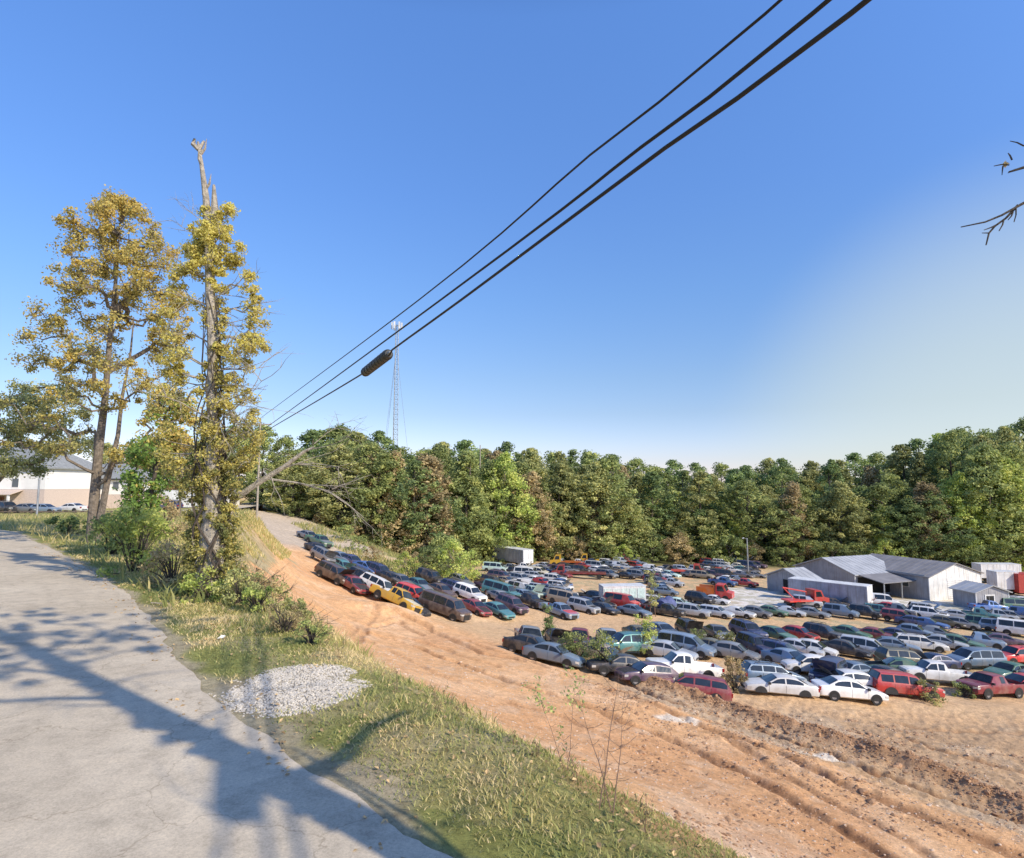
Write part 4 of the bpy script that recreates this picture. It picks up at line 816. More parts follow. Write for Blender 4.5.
def car_kit(ty):
    if ty in CM: return CM[ty]
    T = TYPES[ty]; st, w = T['st'], T['w']; K = {}
    b = MB(); secs = []
    for s in st:
        P = csec(s, w); secs.append([(s[0], p[0], p[1]) for p in P] + [(s[0], -p[0], p[1]) for p in reversed(P[:-1])])
    n = len(secs[0]); vs = [p for s in secs for p in s]; fs = []
    for i in range(len(secs) - 1):
        for k in range(n - 1): fs.append((i * n + k, i * n + k + 1, (i + 1) * n + k + 1, (i + 1) * n + k))
        fs.append((i * n + n - 1, i * n, (i + 1) * n, (i + 1) * n + n - 1))
    fs.append(tuple(range(n))); fs.append(tuple((len(secs) - 1) * n + k for k in reversed(range(n))))
    b.add(vs, fs); K['body'] = b.mesh('body', paint('white'), 34)
    # dark lower trim with wheel arches
    K['bits'] = []
    for wx in T['wx']:
        for sd in (1, -1):
            t = MB(); pts = [(wx + T['wr'] * 1.2 * math.cos(a), sd * (w + .012), T['wr'] + T['wr'] * 1.2 * math.sin(a)) for a in np.linspace(-.15, PI + .15, 12)]
            t.face(pts if sd < 0 else pts[::-1]); K['bits'].append(('wheel_arch', t.mesh('wheel_arch', M['trim'])))
    zf = st[1][1]
    t = MB(); t.box(st[0][0] - .03, st[0][0] + .03, -w * .5, w * .5, .34, zf - .16); K['bits'].append(('grille', t.mesh('grille', M['trim'])))
    t = MB(); t.box(st[-1][0] - .02, st[-1][0] + .04, -w * .6, w * .6, .32, .46); K['bits'].append(('rear_bumper', t.mesh('rear_bumper', M['trim'])))
    t = MB()
    for sd in (1, -1):
        for dx in T['doors'][:-1]:                     # door seams
            S0 = sect(T, dx); t.face([(dx - .008, sd * (S0[1][0] + .004), S0[1][1]), (dx + .008, sd * (S0[1][0] + .004), S0[1][1]), (dx + .008, sd * (S0[2][0] + .004), S0[2][1]), (dx - .008, sd * (S0[2][0] + .004), S0[2][1])])
            t.face([(dx - .008, sd * (S0[2][0] + .004), S0[2][1]), (dx + .008, sd * (S0[2][0] + .004), S0[2][1]), (dx + .008, sd * (S0[3][0] + .004), S0[3][1]), (dx - .008, sd * (S0[3][0] + .004), S0[3][1])])
    K['bits'].append(('door_seams', t.mesh('door_seams', M['trim'])))
    # windscreen and rear window
    def cross(i0, i1, f0, f1, off):
        m_ = MB(); A = csec(st[i0], w); B = csec(st[i1], w); xa, xb = st[i0][0], st[i1][0]; rows = []
        for f in (f0, (f0 + f1) / 2, f1):
            x = xa + (xb - xa) * f; S_ = [(p[0] * (1 - f) + q[0] * f, p[1] * (1 - f) + q[1] * f) for p, q in zip(A, B)]
            r = [(S_[5][0] * .93, S_[5][1] + (S_[6][1] - S_[5][1]) * .2), (S_[6][0], S_[6][1]), (0, S_[7][1])]
            rows.append([(x + off, y, z + .014) for y, z in r] + [(x + off, -y, z + .014) for y, z in r[:-1][::-1]])
        for a_, b_ in zip(rows[:-1], rows[1:]):
            for k in range(4): m_.face([a_[k], a_[k + 1], b_[k + 1], b_[k]])
        return m_
    K['windscreen'] = cross(T['c'], T['rf'], .06, .93, .012).mesh('windscreen', M['glass'])
    K['rear_window'] = cross(T['rr'], T['rb'], .10, .90, -.012).mesh('rear_window', M['glass'])
    def side(x0, x1, sd):
        m_ = MB(); xs = np.linspace(x0, x1, 5); up = []; lo = []
        for x in xs:
            S_ = sect(T, x); (ya, za), (yb, zb) = S_[4], S_[5]; h = zb - za
            f0 = min(.35, .05 / max(h, .05)); f1 = max(f0 + .02, 1 - .06 / max(h, .07))
            lo.append((x, sd * (ya + (yb - ya) * f0 + .010), za + h * f0)); up.append((x, sd * (ya + (yb - ya) * f1 + .010), za + h * f1))
        for k in range(4): m_.face([lo[k], lo[k + 1], up[k + 1], up[k]])
        return m_
    dr = T['doors']; K['sides'] = []
    for a, c in zip(dr[:-1], dr[1:]):
        for sd in (1, -1): K['sides'].append(side(a - .05, c + .05, sd).mesh('side_window', M['glass']))
    K['wheel'], K['rim'] = wheel_meshes(T)
    # lamps
    x0, x1 = st[1][0], st[2][0]; K['lamps'] = []
    for sd in (1, -1):
        m_ = MB(); A = csec(st[1], w); B = csec(st[2], w); z1 = A[4][1] - .03; z0 = z1 - .16
        m_.add([(x0 + .035, sd * A[2][0] * .58, z0), (x0 + .035, sd * A[2][0] * .58, z1), (x0 + .015, sd * (A[2][0] + .004), z1), (x0 + .015, sd * (A[2][0] + .004), z0), (x1 + .02, sd * (B[2][0] + .01), z1 + .02), (x1 + .02, sd * (B[2][0] + .01), z0 + .05)], [(0, 1, 2, 3), (3, 2, 4, 5)])
        K['lamps'].append(m_.mesh('headlight', M['lamp']))
    K['tails'] = []
    xe = st[-2][0]; A = csec(st[-2], w); z1 = A[4][1] - .02
    for sd in (1, -1):
        m_ = MB(); m_.box(xe - .06, xe + .10, *sorted((sd * A[2][0] * .74, sd * (A[2][0] + .012))), z1 - .24, z1)
        K['tails'].append(m_.mesh('tail_light', M['tail']))
    m_ = MB(); hl = []
    c = st[T['c']]; xf = st[1][0] - .04; nx = 5; rows = []
    for i in range(nx + 1):
        x = c[0] + .02 + (xf - c[0] - .02) * i / nx; S_ = sect(T, x); r = [(S_[5][0] * .93, S_[5][1] + .006), (S_[6][0], S_[6][1] + .012), (0, S_[7][1] + .014)]
        rows.append([(x - c[0], y, z - c[2]) for y, z in r] + [(x - c[0], -y, z - c[2]) for y, z in r[:-1][::-1]])
    for a_, b_ in zip(rows[:-1], rows[1:]):
        for k in range(4): m_.face([a_[k], a_[k + 1], b_[k + 1], b_[k]])
    K['hood'] = m_.mesh('hood', paint('white'), 40); K['hinge'] = (c[0], 0, c[2])
    m_ = MB(); m_.mat(0)
    for a_, b_ in zip(rows[:-1], rows[1:]):
        for k in range(4): m_.face([(p[0] + c[0], p[1] * .9, p[2] + c[2] - .004) for p in (a_[k], a_[k + 1], b_[k + 1], b_[k])])
    K['engine'] = m_.mesh('engine_bay', M['engine'])
    K['mirror'] = []
    for sd in (1, -1):
        m_ = MB(); xm = dr[0] - .02; S_ = sect(T, xm); m_.box(xm - .04, xm + .08, *sorted((sd * S_[4][0], sd * (S_[4][0] + .2))), S_[4][1] + .0, S_[4][1] + .15); K['mirror'].append(m_.mesh('mirror', M['trim']))
    CM[ty] = K; return K
_cm = {}
def colmesh(me, key, colour):
    k = (key, me.name, colour)
    if k not in _cm:
        c = me.copy(); c.materials[0] = paint(colour); _cm[k] = c
    return _cm[k]
CARS = []
HEAD = {}
def frame(p, head):
    e = .8; zx = float(base_z(p.x + e, p.y) - base_z(p.x - e, p.y)) / (2 * e); zy = float(base_z(p.x, p.y + e) - base_z(p.x, p.y - e)) / (2 * e)
    nn = Vector((-zx, -zy, 1)).normalized(); h = Vector((math.cos(head), math.sin(head), 0)); s_ = nn.cross(h).normalized(); h = s_.cross(nn)
    return Matrix((h, s_, nn)).transposed().to_4x4()
NAMES = {'sedan': 'sedan', 'hatchback': 'hatchback', 'wagon': 'station wagon', 'suv': 'off-roader', 'minivan': 'minivan', 'van': 'van', 'pickup': 'pickup'}
_rk = {}
def wh_old(w): return not w.startswith('by ')
def rack(ty):
    if ty in _rk: return _rk[ty]
    T = TYPES[ty]; w = T['w']; rf, rr = T['st'][T['rf']], T['st'][T['rr']]; m_ = MB(); z = T['st'][T['rf'] + 1][2]
    for sd in (1, -1): m_.tube([(rf[0] - .3, sd * w * .66, rf[2] + .02), (rf[0] - .45, sd * w * .66, z + .09), (rr[0] + .4, sd * w * .66, z + .07), (rr[0] + .25, sd * w * .66, rr[2] + .0)], .022, 5)
    for f in (.3, .7): x = rf[0] + (rr[0] - rf[0]) * f; m_.tube([(x, -w * .66, z + .085), (x, w * .66, z + .085)], .02, 5)
    _rk[ty] = m_.mesh('roof_rack', M['trim']); return _rk[ty]
def car(p, ty, colour, head, where, lod=0, state=None, sink=0., hood='shut', wheels=True, px=0, yaw_exact=False):
    sc_ = .93 if p.y < 62 else .86
    K = car_kit(ty); T = TYPES[ty]; o = bpy.data.objects.new({'suv': 'off_roader', 'wagon': 'station_wagon', 'pickup': 'pickup_truck'}.get(ty, ty), None); COL.objects.link(o); o.empty_display_size = .5
    mt = frame(p, math.radians(head)); mt.translation = p - Vector((0, 0, sink)); o.matrix_world = mt @ Matrix.Diagonal((sc_ * rnd.uniform(.95, 1.05), sc_ * rnd.uniform(.97, 1.03), sc_ * rnd.uniform(.95, 1.06), 1))
    link('body', colmesh(K['body'], ty, colour), o)
    link('windscreen', K['windscreen'], o); link('rear_window', K['rear_window'], o)
    old = wh_old(where)
    for s_ in K['sides']:
        if not old or rnd.random() > .07: link('side_window', s_, o)
    if ty in ('suv', 'wagon', 'minivan') and rnd.random() < .55: link('roof_rack', rack(ty), o)
    for bn, bm_ in K['bits']:
        if lod == 0 or bn != 'door_seams': link(bn, bm_, o)
    for wx in T['wx']:
        for sd in (1, -1):
            if not wheels and rnd.random() < .55: continue
            q = link('wheel', K['wheel'], o); q.location = (wx, sd * (T['w'] + .02), T['wr'])
            if sd < 0: q.rotation_euler = (0, 0, 0)
            q.scale = (1, sd, 1)
            if lod == 0: rr_ = link('rim', K['rim'], q)
            elif lod == 1: link('rim', K['rim'], q)
    if lod <= 1:
        for a in K['lamps']: link('headlight', a, o)
        for a in K['tails']: link('tail_light', a, o)
    if lod == 0:
        for a in K['mirror']: link('mirror', a, o)
    if lod <= 1:
        if hood != 'shut': link('engine_bay', K['engine'], o)
        if hood != 'off':
            hc = 'cream' if state and 'cream' in state else colour if rnd.random() > .12 or not old else rnd.choice(['white', 'black', 'grey', 'red', 'silver'])
            h = link('hood', colmesh(K['hood'], ty, hc), o); h.location = K['hinge']
            if hood == 'open': h.rotation_euler = (0, -math.radians(rnd.uniform(42, 62)), 0)
    d = dict(o=o, colour=colour, ty=ty, where=where, px=px or (CX + F * p.x / p.y), state=state); CARS.append(d); return d
# nearest rows, read off one by one: ground point, type, colour, heading (degrees, 0 = to the right), notes
W1 = 'front row along the berm'; W2 = 'second row from the berm'; W3 = 'row beyond the first dirt aisle'; W4 = 'row beyond the second dirt aisle'; WL = 'cluster climbing toward the gravel ramp'
LIST = [
 (690, 694, 'wagon', 'maroon', 172, W1, 'half buried behind the dirt berm', .25, 'shut'), (683, 678, 'pickup', 'white', 188, W1, 'with a raised cap', 0, 'shut'),
 (779, 695, 'sedan', 'white', 178, W1, None, 0, 'shut'), (849, 700, 'sedan', 'white', -4, W1, None, 0, 'shut'), (772, 684, 'wagon', 'slate blue', 4, W1, None, 0, 'shut'),
 (808, 674, 'hatchback', 'white', 180, W1, None, 0, 'shut'), (829, 683, 'suv', 'navy', 228, W1, 'with its hood up', 0, 'open'), (850, 680, 'sedan', 'slate blue', 200, W1, None, 0, 'shut'), (845, 690, 'hatchback', 'white', 184, W1, None, 0, 'open'),
 (905, 697, 'suv', 'red', -8, W1, 'with a bright red front wing', 0, 'off'), (883, 684, 'sedan', 'black', 200, W1, None, 0, 'shut'), (898, 676, 'sedan', 'green', 165, W1, None, 0, 'open'), (905, 668, 'suv', 'olive', 5, W2, 'with pale pillars', 0, 'shut'),
 (937, 683, 'pickup', 'white', 176, W1, None, 0, 'shut'), (933, 669, 'sedan', 'navy', 190, W2, None, 0, 'open'), (975, 668, 'minivan', 'slate blue', 190, W2, None, 0, 'shut'),
 (992, 696, 'pickup', 'maroon', 196, W1, None, 0, 'shut'), (1024, 693, 'sedan', 'red', 190, W1, None, 0, 'off'), (1010, 679, 'sedan', 'green', 195, W2, None, 0, 'shut'), (1018, 664, 'suv', 'red', 188, W2, None, 0, 'shut'), (1045, 683, 'suv', 'grey', 190, W1, None, 0, 'shut'),
 (866, 656, 'minivan', 'silver', -38, W2, None, 0, 'shut'), (846, 656, 'sedan', 'black', -40, W2, None, 0, 'shut'), (815, 656, 'hatchback', 'white', -38, W2, 'clean and undamaged', 0, 'shut'), (798, 655, 'sedan', 'silver', -38, W2, None, 0, 'shut'), (778, 660, 'minivan', 'navy', -42, W2, None, 0, 'shut'),
 (790, 668, 'sedan', 'slate blue', -60, W2, None, 0, 'shut'), (757, 656, 'suv', 'navy', -75, W2, None, 0, 'shut'), (735, 660, 'hatchback', 'grey', -30, W2, None, 0, 'shut'), (713, 655, 'sedan', 'olive', -35, W2, None, 0, 'shut'), (685, 655, 'minivan', 'slate blue', -28, W2, None, 0, 'shut'), (668, 659, 'sedan', 'silver', -30, W2, None, 0, 'shut'),
 (894, 652, 'sedan', 'slate blue', -30, W2, None, 0, 'shut'), (920, 650, 'wagon', 'white', -20, W2, None, 0, 'shut'), (943, 649, 'sedan', 'silver', -38, W2, 'with a white hood', 0, 'shut'), (958, 648, 'sedan', 'green', -40, W2, None, 0, 'shut'), (978, 648, 'pickup', 'slate blue', -32, W2, 'with a long blue bed', 0, 'shut'), (1004, 646, 'sedan', 'purple', -34, W2, None, 0, 'shut'),
 (800, 640, 'hatchback', 'red', -55, W3, None, 0, 'off'), (823, 640, 'suv', 'black', -50, W3, None, 0, 'shut'), (850, 638, 'sedan', 'green', -45, W3, None, 0, 'shut'), (876, 640, 'sedan', 'maroon', -40, W3, None, 0, 'shut'), (898, 640, 'sedan', 'navy', -38, W3, None, 0, 'shut'), (915, 637, 'hatchback', 'slate blue', -40, W3, None, 0, 'shut'), (937, 638, 'sedan', 'grey', -40, W3, None, 0, 'open'),
 (775, 640, 'sedan', 'green', -60, W3, None, 0, 'shut'), (748, 638, 'suv', 'navy', -80, W3, None, 0, 'shut'), (718, 639, 'sedan', 'grey', -85, W3, None, 0, 'shut'), (690, 638, 'suv', 'black', -88, W3, 'with its hood up', 0, 'open'), (662, 637, 'sedan', 'slate blue', -60, W3, None, 0, 'shut'), (640, 642, 'sedan', 'olive', -70, W3, None, 0, 'shut'),
 (608, 645, 'sedan', 'silver', -92, W3, None, 0, 'shut'), (579, 645, 'sedan', 'maroon', -95, W3, None, 0, 'off'), (557, 647, 'sedan', 'black', -85, W3, None, 0, 'open'), (528, 647, 'pickup', 'grey', -85, W3, None, 0, 'shut'), (625, 654, 'suv', 'teal', 200, W2, None, 0, 'shut'),
 (584, 659, 'sedan', 'brown', 175, W2, None, 0, 'shut'), (532, 656, 'sedan', 'black', -28, W2, None, 0, 'shut'), (553, 664, 'sedan', 'slate blue', -28, W2, None, 0, 'shut'), (605, 664, 'sedan', 'tan', -35, W2, None, 0, 'open'), (619, 676, 'sedan', 'black', 190, W1, 'with its hood up', 0, 'open'), (646, 684, 'hatchback', 'purple', 200, W1, None, 0, 'off'),
 # row beyond the aisle
 (443, 616, 'van', 'brown', -28, W3, 'long and dusty', 0, 'shut'), (474, 613, 'sedan', 'maroon', -40, W3, None, 0, 'off'), (497, 615, 'sedan', 'teal', -45, W3, None, 0, 'shut'), (511, 612, 'suv', 'purple', -45, W3, None, 0, 'off'), (527, 606, 'pickup', 'black', -40, W3, None, 0, 'off'), (558, 616, 'pickup', 'slate blue', -48, W4, None, 0, 'shut'), (583, 613, 'suv', 'silver', -38, W4, None, 0, 'off'),
 (603, 613, 'sedan', 'black', -42, W4, None, 0, 'shut'), (634, 616, 'sedan', 'slate blue', -40, W4, None, 0, 'shut'), (665, 616, 'pickup', 'black', -32, W4, None, 0, 'open'), (693, 617, 'suv', 'silver', -32, W4, 'with an open door', 0, 'shut'), (716, 617, 'wagon', 'silver', -35, W4, None, 0, 'shut'), (738, 617, 'sedan', 'white', -35, W4, None, 0, 'shut'), (757, 617, 'hatchback', 'grey', -35, W4, None, 0, 'shut'),
 (771, 615, 'sedan', 'green', -38, W4, None, 0, 'shut'), (789, 616, 'sedan', 'silver', -35, W4, None, 0, 'shut'), (812, 617, 'sedan', 'grey', -38, W4, None, 0, 'shut'), (841, 617, 'minivan', 'slate blue', -38, W4, None, 0, 'shut'), (866, 618, 'suv', 'black', -42, W4, None, 0, 'shut'), (890, 612, 'sedan', 'red', -42, W4, None, 0, 'shut'), (900, 622, 'suv', 'maroon', -44, W4, None, 0, 'shut'), (915, 626, 'sedan', 'navy', -42, W4, None, 0, 'shut'),
 (928, 628, 'sedan', 'blue', -42, W4, None, 0, 'shut'), (945, 627, 'sedan', 'olive', -40, W4, None, 0, 'shut'), (962, 629, 'hatchback', 'grey', -42, W4, None, 0, 'shut'), (985, 630, 'suv', 'green', -42, W4, None, 0, 'shut'), (1002, 633, 'minivan', 'slate blue', -40, W4, None, 0, 'shut'), (1024, 637, 'van', 'white', -38, W4, None, 0, 'shut'),
 # cluster on the left
 (393, 606, 'pickup', 'yellow', -24, WL, 'with a cream hood and dusty sides', 0, 'shut'), (377, 596, 'suv', 'white', -25, WL, None, 0, 'shut'), (352, 590, 'sedan', 'maroon', -40, WL, None, 0, 'off'), (333, 582, 'suv', 'brown', -30, WL, None, 0, 'open'), (363, 588, 'suv', 'black', -35, WL, None, 0, 'shut'), (342, 572, 'hatchback', 'teal', -35, WL, None, 0, 'open'), (340, 562, 'sedan', 'slate blue', -30, WL, None, 0, 'shut'),
 (322, 562, 'suv', 'grey', -40, WL, None, 0, 'open'), (316, 553, 'sedan', 'black', -40, WL, None, 0, 'off'), (318, 545, 'pickup', 'green', -35, WL, None, 0, 'shut'), (308, 540, 'sedan', 'grey', -35, WL, None, 0, 'shut'), (351, 565, 'sedan', 'navy', -30, WL, None, 0, 'shut'), (366, 573, 'sedan', 'blue', -35, WL, None, 0, 'off'), (378, 577, 'suv', 'navy', -35, WL, None, 0, 'shut'), (390, 583, 'sedan', 'black', -32, WL, None, 0, 'shut'),
 (400, 586, 'sedan', 'grey', -35, WL, None, 0, 'shut'), (418, 590, 'sedan', 'teal', -38, WL, None, 0, 'shut'), (412, 601, 'wagon', 'red', -30, WL, None, 0, 'open'), (408, 611, 'sedan', 'black', -35, WL, None, .2, 'off'), (430, 583, 'suv', 'black', -35, WL, None, 0, 'shut'), (440, 596, 'sedan', 'brown', -35, WL, None, 0, 'shut'), (455, 593, 'wagon', 'navy', -35, WL, None, 0, 'shut'), (469, 600, 'suv', 'white', -38, WL, 'with a red lower panel', 0, 'shut'), (459, 585, 'sedan', 'grey', -36, WL, None, 0, 'shut'), (489, 592, 'sedan', 'purple', -30, W4, None, 0, 'open'), (484, 585, 'suv', 'brown', 150, W4, None, 0, 'shut'),
 # jumble below the grey trailer
 (528, 590, 'suv', 'white', -20, 'jumble below the grey trailer', None, 0, 'shut'), (527, 578, 'van', 'white', -20, 'jumble below the grey trailer', None, 0, 'shut'), (509, 571, 'pickup', 'grey', -30, 'jumble below the grey trailer', None, 0, 'open'), (542, 586, 'hatchback', 'red', -40, 'jumble below the grey trailer', None, 0, 'shut'), (555, 583, 'suv', 'white', -30, 'jumble below the grey trailer', None, 0, 'shut'), (543, 595, 'pickup', 'navy', -20, 'jumble below the grey trailer', None, 0, 'open'), (558, 593, 'sedan', 'silver', -40, 'jumble below the grey trailer', None, 0, 'open'), (515, 579, 'sedan', 'white', -40, 'jumble below the grey trailer', None, 0, 'shut'),
]
MINIMIZE = 0
for (px, py, ty, c, hd, wh, state, sink, hood) in LIST:
    p = at(px, py); car(p, ty, c, hd + rnd.uniform(-4, 4), wh, 0 if p.y < 62 else 1, state, sink, hood, rnd.random() > .18, px)
# further rows, packed at random like the photograph
used = [(c['o'].location.x, c['o'].location.y) for c in CARS]
BLOCK = []     # keep-outs filled below: (px0, px1, py0, py1)
KEEP = [(597, 652, 583, 606), (758, 990, 540, 603), (716, 800, 588, 607), (484, 540, 540, 570), (565, 600, 575, 600), (672, 722, 583, 600), (640, 700, 558, 572), (900, 985, 603, 612)]
cols = ['white'] * 8 + ['silver'] * 6 + ['grey'] * 3 + ['black'] * 3 + ['navy', 'blue', 'slate blue', 'slate blue', 'red', 'red', 'maroon', 'green', 'teal', 'tan', 'cream', 'brown', 'mint', 'purple']
tys = ['sedan'] * 5 + ['suv'] * 3 + ['pickup', 'pickup', 'hatchback', 'wagon', 'minivan', 'van']
def fill(py, px0, px1, where, hd, sp=1.9):
    px = px0
    while px < px1:
        p = at(px, py + rnd.uniform(-.8, .8)); st_ = sp * rnd.uniform(.85, 1.3) * F / p.y
        if not any(a <= px <= b and c <= py <= d for a, b, c, d in KEEP) and not any((p.x - a) ** 2 + (p.y - b) ** 2 < 3.4 for a, b in used):
            car(p, rnd.choice(tys), rnd.choice(cols), hd + rnd.uniform(-14, 14), where, 1, None, 0, rnd.choice(['shut', 'shut', 'shut', 'open', 'off']), rnd.random() > .3, px); used.append((p.x, p.y))
        px += st_
fill(565, 560, 760, 'hindmost row under the trees', -30, 3.0); fill(580, 500, 560, 'jumble below the grey trailer', -25, 3); fill(594, 500, 560, 'jumble below the grey trailer', -35, 2.6); fill(601, 500, 600, 'jumble left of the mint box', -40, 2.4); fill(606, 565, 600, 'jumble left of the mint box', -40, 2.4); fill(592, 648, 716, 'crowded row right of the mint box', -40); fill(596, 905, 930, 'cars before the white-gabled hall', -20); fill(616, 880, 935, 'cars before the white-gabled hall', -35); fill(571, 495, 545, 'jumble below the grey trailer', -30, 2.6); fill(584, 490, 560, 'jumble below the grey trailer', -30, 2.6); fill(598, 500, 560, 'jumble below the grey trailer', -35, 2.4); fill(608, 600, 690, 'jumble left of the mint box', -35, 2.3); fill(573, 640, 760, 'far row before the woods', -35); fill(561, 620, 755, 'hindmost row under the trees', -30, 2.8); fill(575, 500, 560, 'jumble below the grey trailer', -30, 3); fill(587, 495, 600, 'jumble below the grey trailer', -30, 3); fill(569, 545, 760, 'farthest row under the trees', -35); fill(573, 548, 770, 'second farthest row under the trees', -30); fill(578, 562, 764, 'far row before the woods', -38)
fill(586, 596, 745, 'far row before the woods', -42); fill(598, 530, 600, 'jumble left of the mint box', -40); fill(591, 560, 600, 'jumble left of the mint box', -35); fill(583, 562, 745, 'far row before the woods', -40); fill(589, 648, 716, 'crowded row right of the mint box', -40); fill(595, 652, 712, 'crowded row right of the mint box', -35); fill(600, 562, 600, 'jumble left of the mint box', -40); fill(604, 700, 716, 'crowded row right of the mint box', -35)
fill(600, 880, 930, 'cars before the white-gabled hall', -20); fill(607, 880, 905, 'cars before the white-gabled hall', -20); fill(605, 985, 1040, 'cars before the grey shed', -10); fill(612, 905, 1040, 'cars before the grey shed', -15); fill(620, 930, 1040, 'weedy row before the grey shed', -35); fill(590, 1003, 1040, 'far right yard corner', -10); fill(583, 1000, 1040, 'far right yard corner', -10); fill(607, 795, 870, 'row before the white box trailer', -35)
# parked by the apartments
for px, d, ty, c, hd in [(8, 80, 'suv', 'black', -20), (30, 80, 'sedan', 'grey', -10), (47, 80, 'hatchback', 'slate blue', 0), (72, 82, 'sedan', 'white', 175), (-15, 80, 'sedan', 'red', 0)]:
    x = X(px, d); car(Vector((x, d, float(base_z(x, d)) + .03)), ty, c, hd, 'by the apartment block', 1, px=px)
for px, d, ty, c, hd in [(153, 92, 'pickup', 'white', 5), (168, 90, 'suv', 'navy', 180)]:
    x = X(px, d); car(Vector((x, d, float(base_z(x, d)))), ty, c, hd, 'by the long white storage box', 1, px=px)
# ------------------------------------------------------------------ larger things in the yard
def gable(name, C, g, l, W, L, he, hr, label, cat, wallm, endm, roofm, door=None, over=.35, ribs=True):
    """C near corner; g along the gable, l along the length; he eave, hr ridge"""
    o = empty(name, C, label=label, cat=cat); g = Vector((*g, 0)).normalized(); l = Vector((*l, 0)).normalized()
    o.rotation_euler = (0, 0, math.atan2(g.y, g.x)); lz = 1 if (g.x * l.y - g.y * l.x) > 0 else -1
    def q(a, b, z): return (a, b * lz, z)
    m_ = MB(); m_.face([q(0, 0, -1), q(W, 0, -1), q(W, 0, he), q(W / 2, 0, hr), q(0, 0, he)]); m_.build('gable_wall', M[endm], o); m_ = MB(); m_.face([q(0, L, -1), q(W, L, -1), q(W, L, he), q(W / 2, L, hr), q(0, L, he)]); m_.build('gable_wall', M[endm], o)
    m_ = MB(); m_.face([q(0, 0, -1), q(0, L, -1), q(0, L, he), q(0, 0, he)]); m_.build('side_wall', M[wallm], o); m_ = MB(); m_.face([q(W, 0, -1), q(W, L, -1), q(W, L, he), q(W, 0, he)]); m_.build('side_wall', M[wallm], o)
    for sd in (0, 1):
        m_ = MB(); x0 = -over if sd == 0 else W + over; ze = he - (hr - he) / (W / 2) * over
        m_.add([q(x0, -over, ze + .04), q(x0, L + over, ze + .04), q(W / 2, L + over, hr + .04), q(W / 2, -over, hr + .04), q(x0, -over, ze + .16), q(x0, L + over, ze + .16), q(W / 2, L + over, hr + .16), q(W / 2, -over, hr + .16)], [(0, 1, 2, 3), (4, 5, 6, 7), (0, 1, 5, 4), (2, 3, 7, 6), (0, 3, 7, 4), (1, 2, 6, 5)])
        nr = int(L / .9)
        for k in range(nr + 1):
            y = -over + (L + 2 * over) * k / nr; m_.tube([q(x0, y, ze + .17), q(W / 2, y, hr + .17)], .025, 4, False)
        m_.build('roof', M[roofm], o)
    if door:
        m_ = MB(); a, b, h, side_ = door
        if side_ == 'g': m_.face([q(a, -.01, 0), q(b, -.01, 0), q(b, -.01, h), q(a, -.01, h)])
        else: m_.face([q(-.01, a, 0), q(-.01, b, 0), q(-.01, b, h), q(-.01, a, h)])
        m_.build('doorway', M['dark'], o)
    m_ = MB(); nr = int(W / 1.0)                                   # sheet ribs and a trim band on the gable
    for k in range(1, nr): 
        x = W * k / nr; z = he + (hr - he) * (1 - abs(x - W / 2) / (W / 2)); m_.box(x - .02, x + .02, *sorted((-.025 * lz, 0)), 0, z - .05)
    m_.build('wall_ribs', M[endm], o)
    m_ = MB(); m_.box(-.06, .06, *sorted((-.06 * lz, .06 * lz)), -.5, he); m_.box(W - .06, W + .06, *sorted((-.06 * lz, .06 * lz)), -.5, he); m_.build('corner_trim', M['wwall'], o)
    return o
G, Lx = (.93, .36), (-.36, .93)
C = at(930, 601); HALL = gable('metal_hall', C, G, Lx, 12.5, 14, 3.6, 5.4, 'white-gabled metal hall with a weathered grey roof, largest building of the yard', 'building', 'gwall', 'wwall', 'groof')  # long walls get a grey colour for their shade, gable stays white
m_ = MB(); m_.box(4.2, 7.8, -.05, -.005, 0, 3.1); m_.build('roller_door', M['wwall'], HALL)
m_ = MB(); [m_.box(4.2, 7.8, -.075, -.052, .3 * k, .3 * k + .04) for k in range(10)]; m_.build('door_slats', M['gwall'], HALL)
m_ = MB(); m_.box(-.14, -.01, .5, 13, 3.72, 3.86); m_.build('gutter', M['galv'], HALL)
for y_ in (3.2, 8.4): f = MB(); f.box(-.05, -.005, y_, y_ + 1.3, 1.6, 2.5); fo = f.build('window', M['wwall'], HALL); g_ = MB(); g_.box(-.075, -.052, y_ + .08, y_ + 1.22, 1.68, 2.42); g_.build('pane', M['window'], fo)
m_ = MB(); m_.box(9.6, 10.5, -.04, -.005, 0, 2.05); m_.build('door', M['gwall'], HALL)
# middle building: ridge runs left to right, canopy on the front slope
F0 = at(850, 596); F0 = Vector((X(850, 99), 99, float(base_z(X(850, 99), 99))))
o = gable('metal_workshop', F0, Lx, G, 12, 11.0, 3.2, 5.2, 'low workshop with a pale metal roof and dark open canopy left of the white-gabled hall', 'building', 'gwall', 'gwall', 'wroof')
ca = empty('canopy', (0, 0, 0)); ca.parent = o; bpy.data.objects.remove(ca)
m_ = MB()      # canopy roof slab over the yard, on posts (local: x back, y to the right mirrored)
m_.add([(.2, -.5, 3.22), (.2, -13, 3.22), (-4.6, -13, 2.45), (-4.6, -.5, 2.45), (.2, -.5, 3.34), (.2, -13, 3.34), (-4.6, -13, 2.57), (-4.6, -.5, 2.57)], [(0, 1, 2, 3), (4, 5, 6, 7), (0, 1, 5, 4), (2, 3, 7, 6), (0, 3, 7, 4), (1, 2, 6, 5)]); m_.build('canopy', M['groof'], o)
for k in range(4):
    m_ = MB(); y_ = -.9 - k * 3.9; m_.box(-4.4, -4.25, y_ - .07, y_ + .07, -.8, 2.5); m_.build('post', M['galv'], o)
m_ = MB(); m_.face([(-.02, -.6, 0), (-.02, -10.6, 0), (-.02, -10.6, 2.8), (-.02, -.6, 2.8)]); m_.build('open_bay', M['dark'], o)
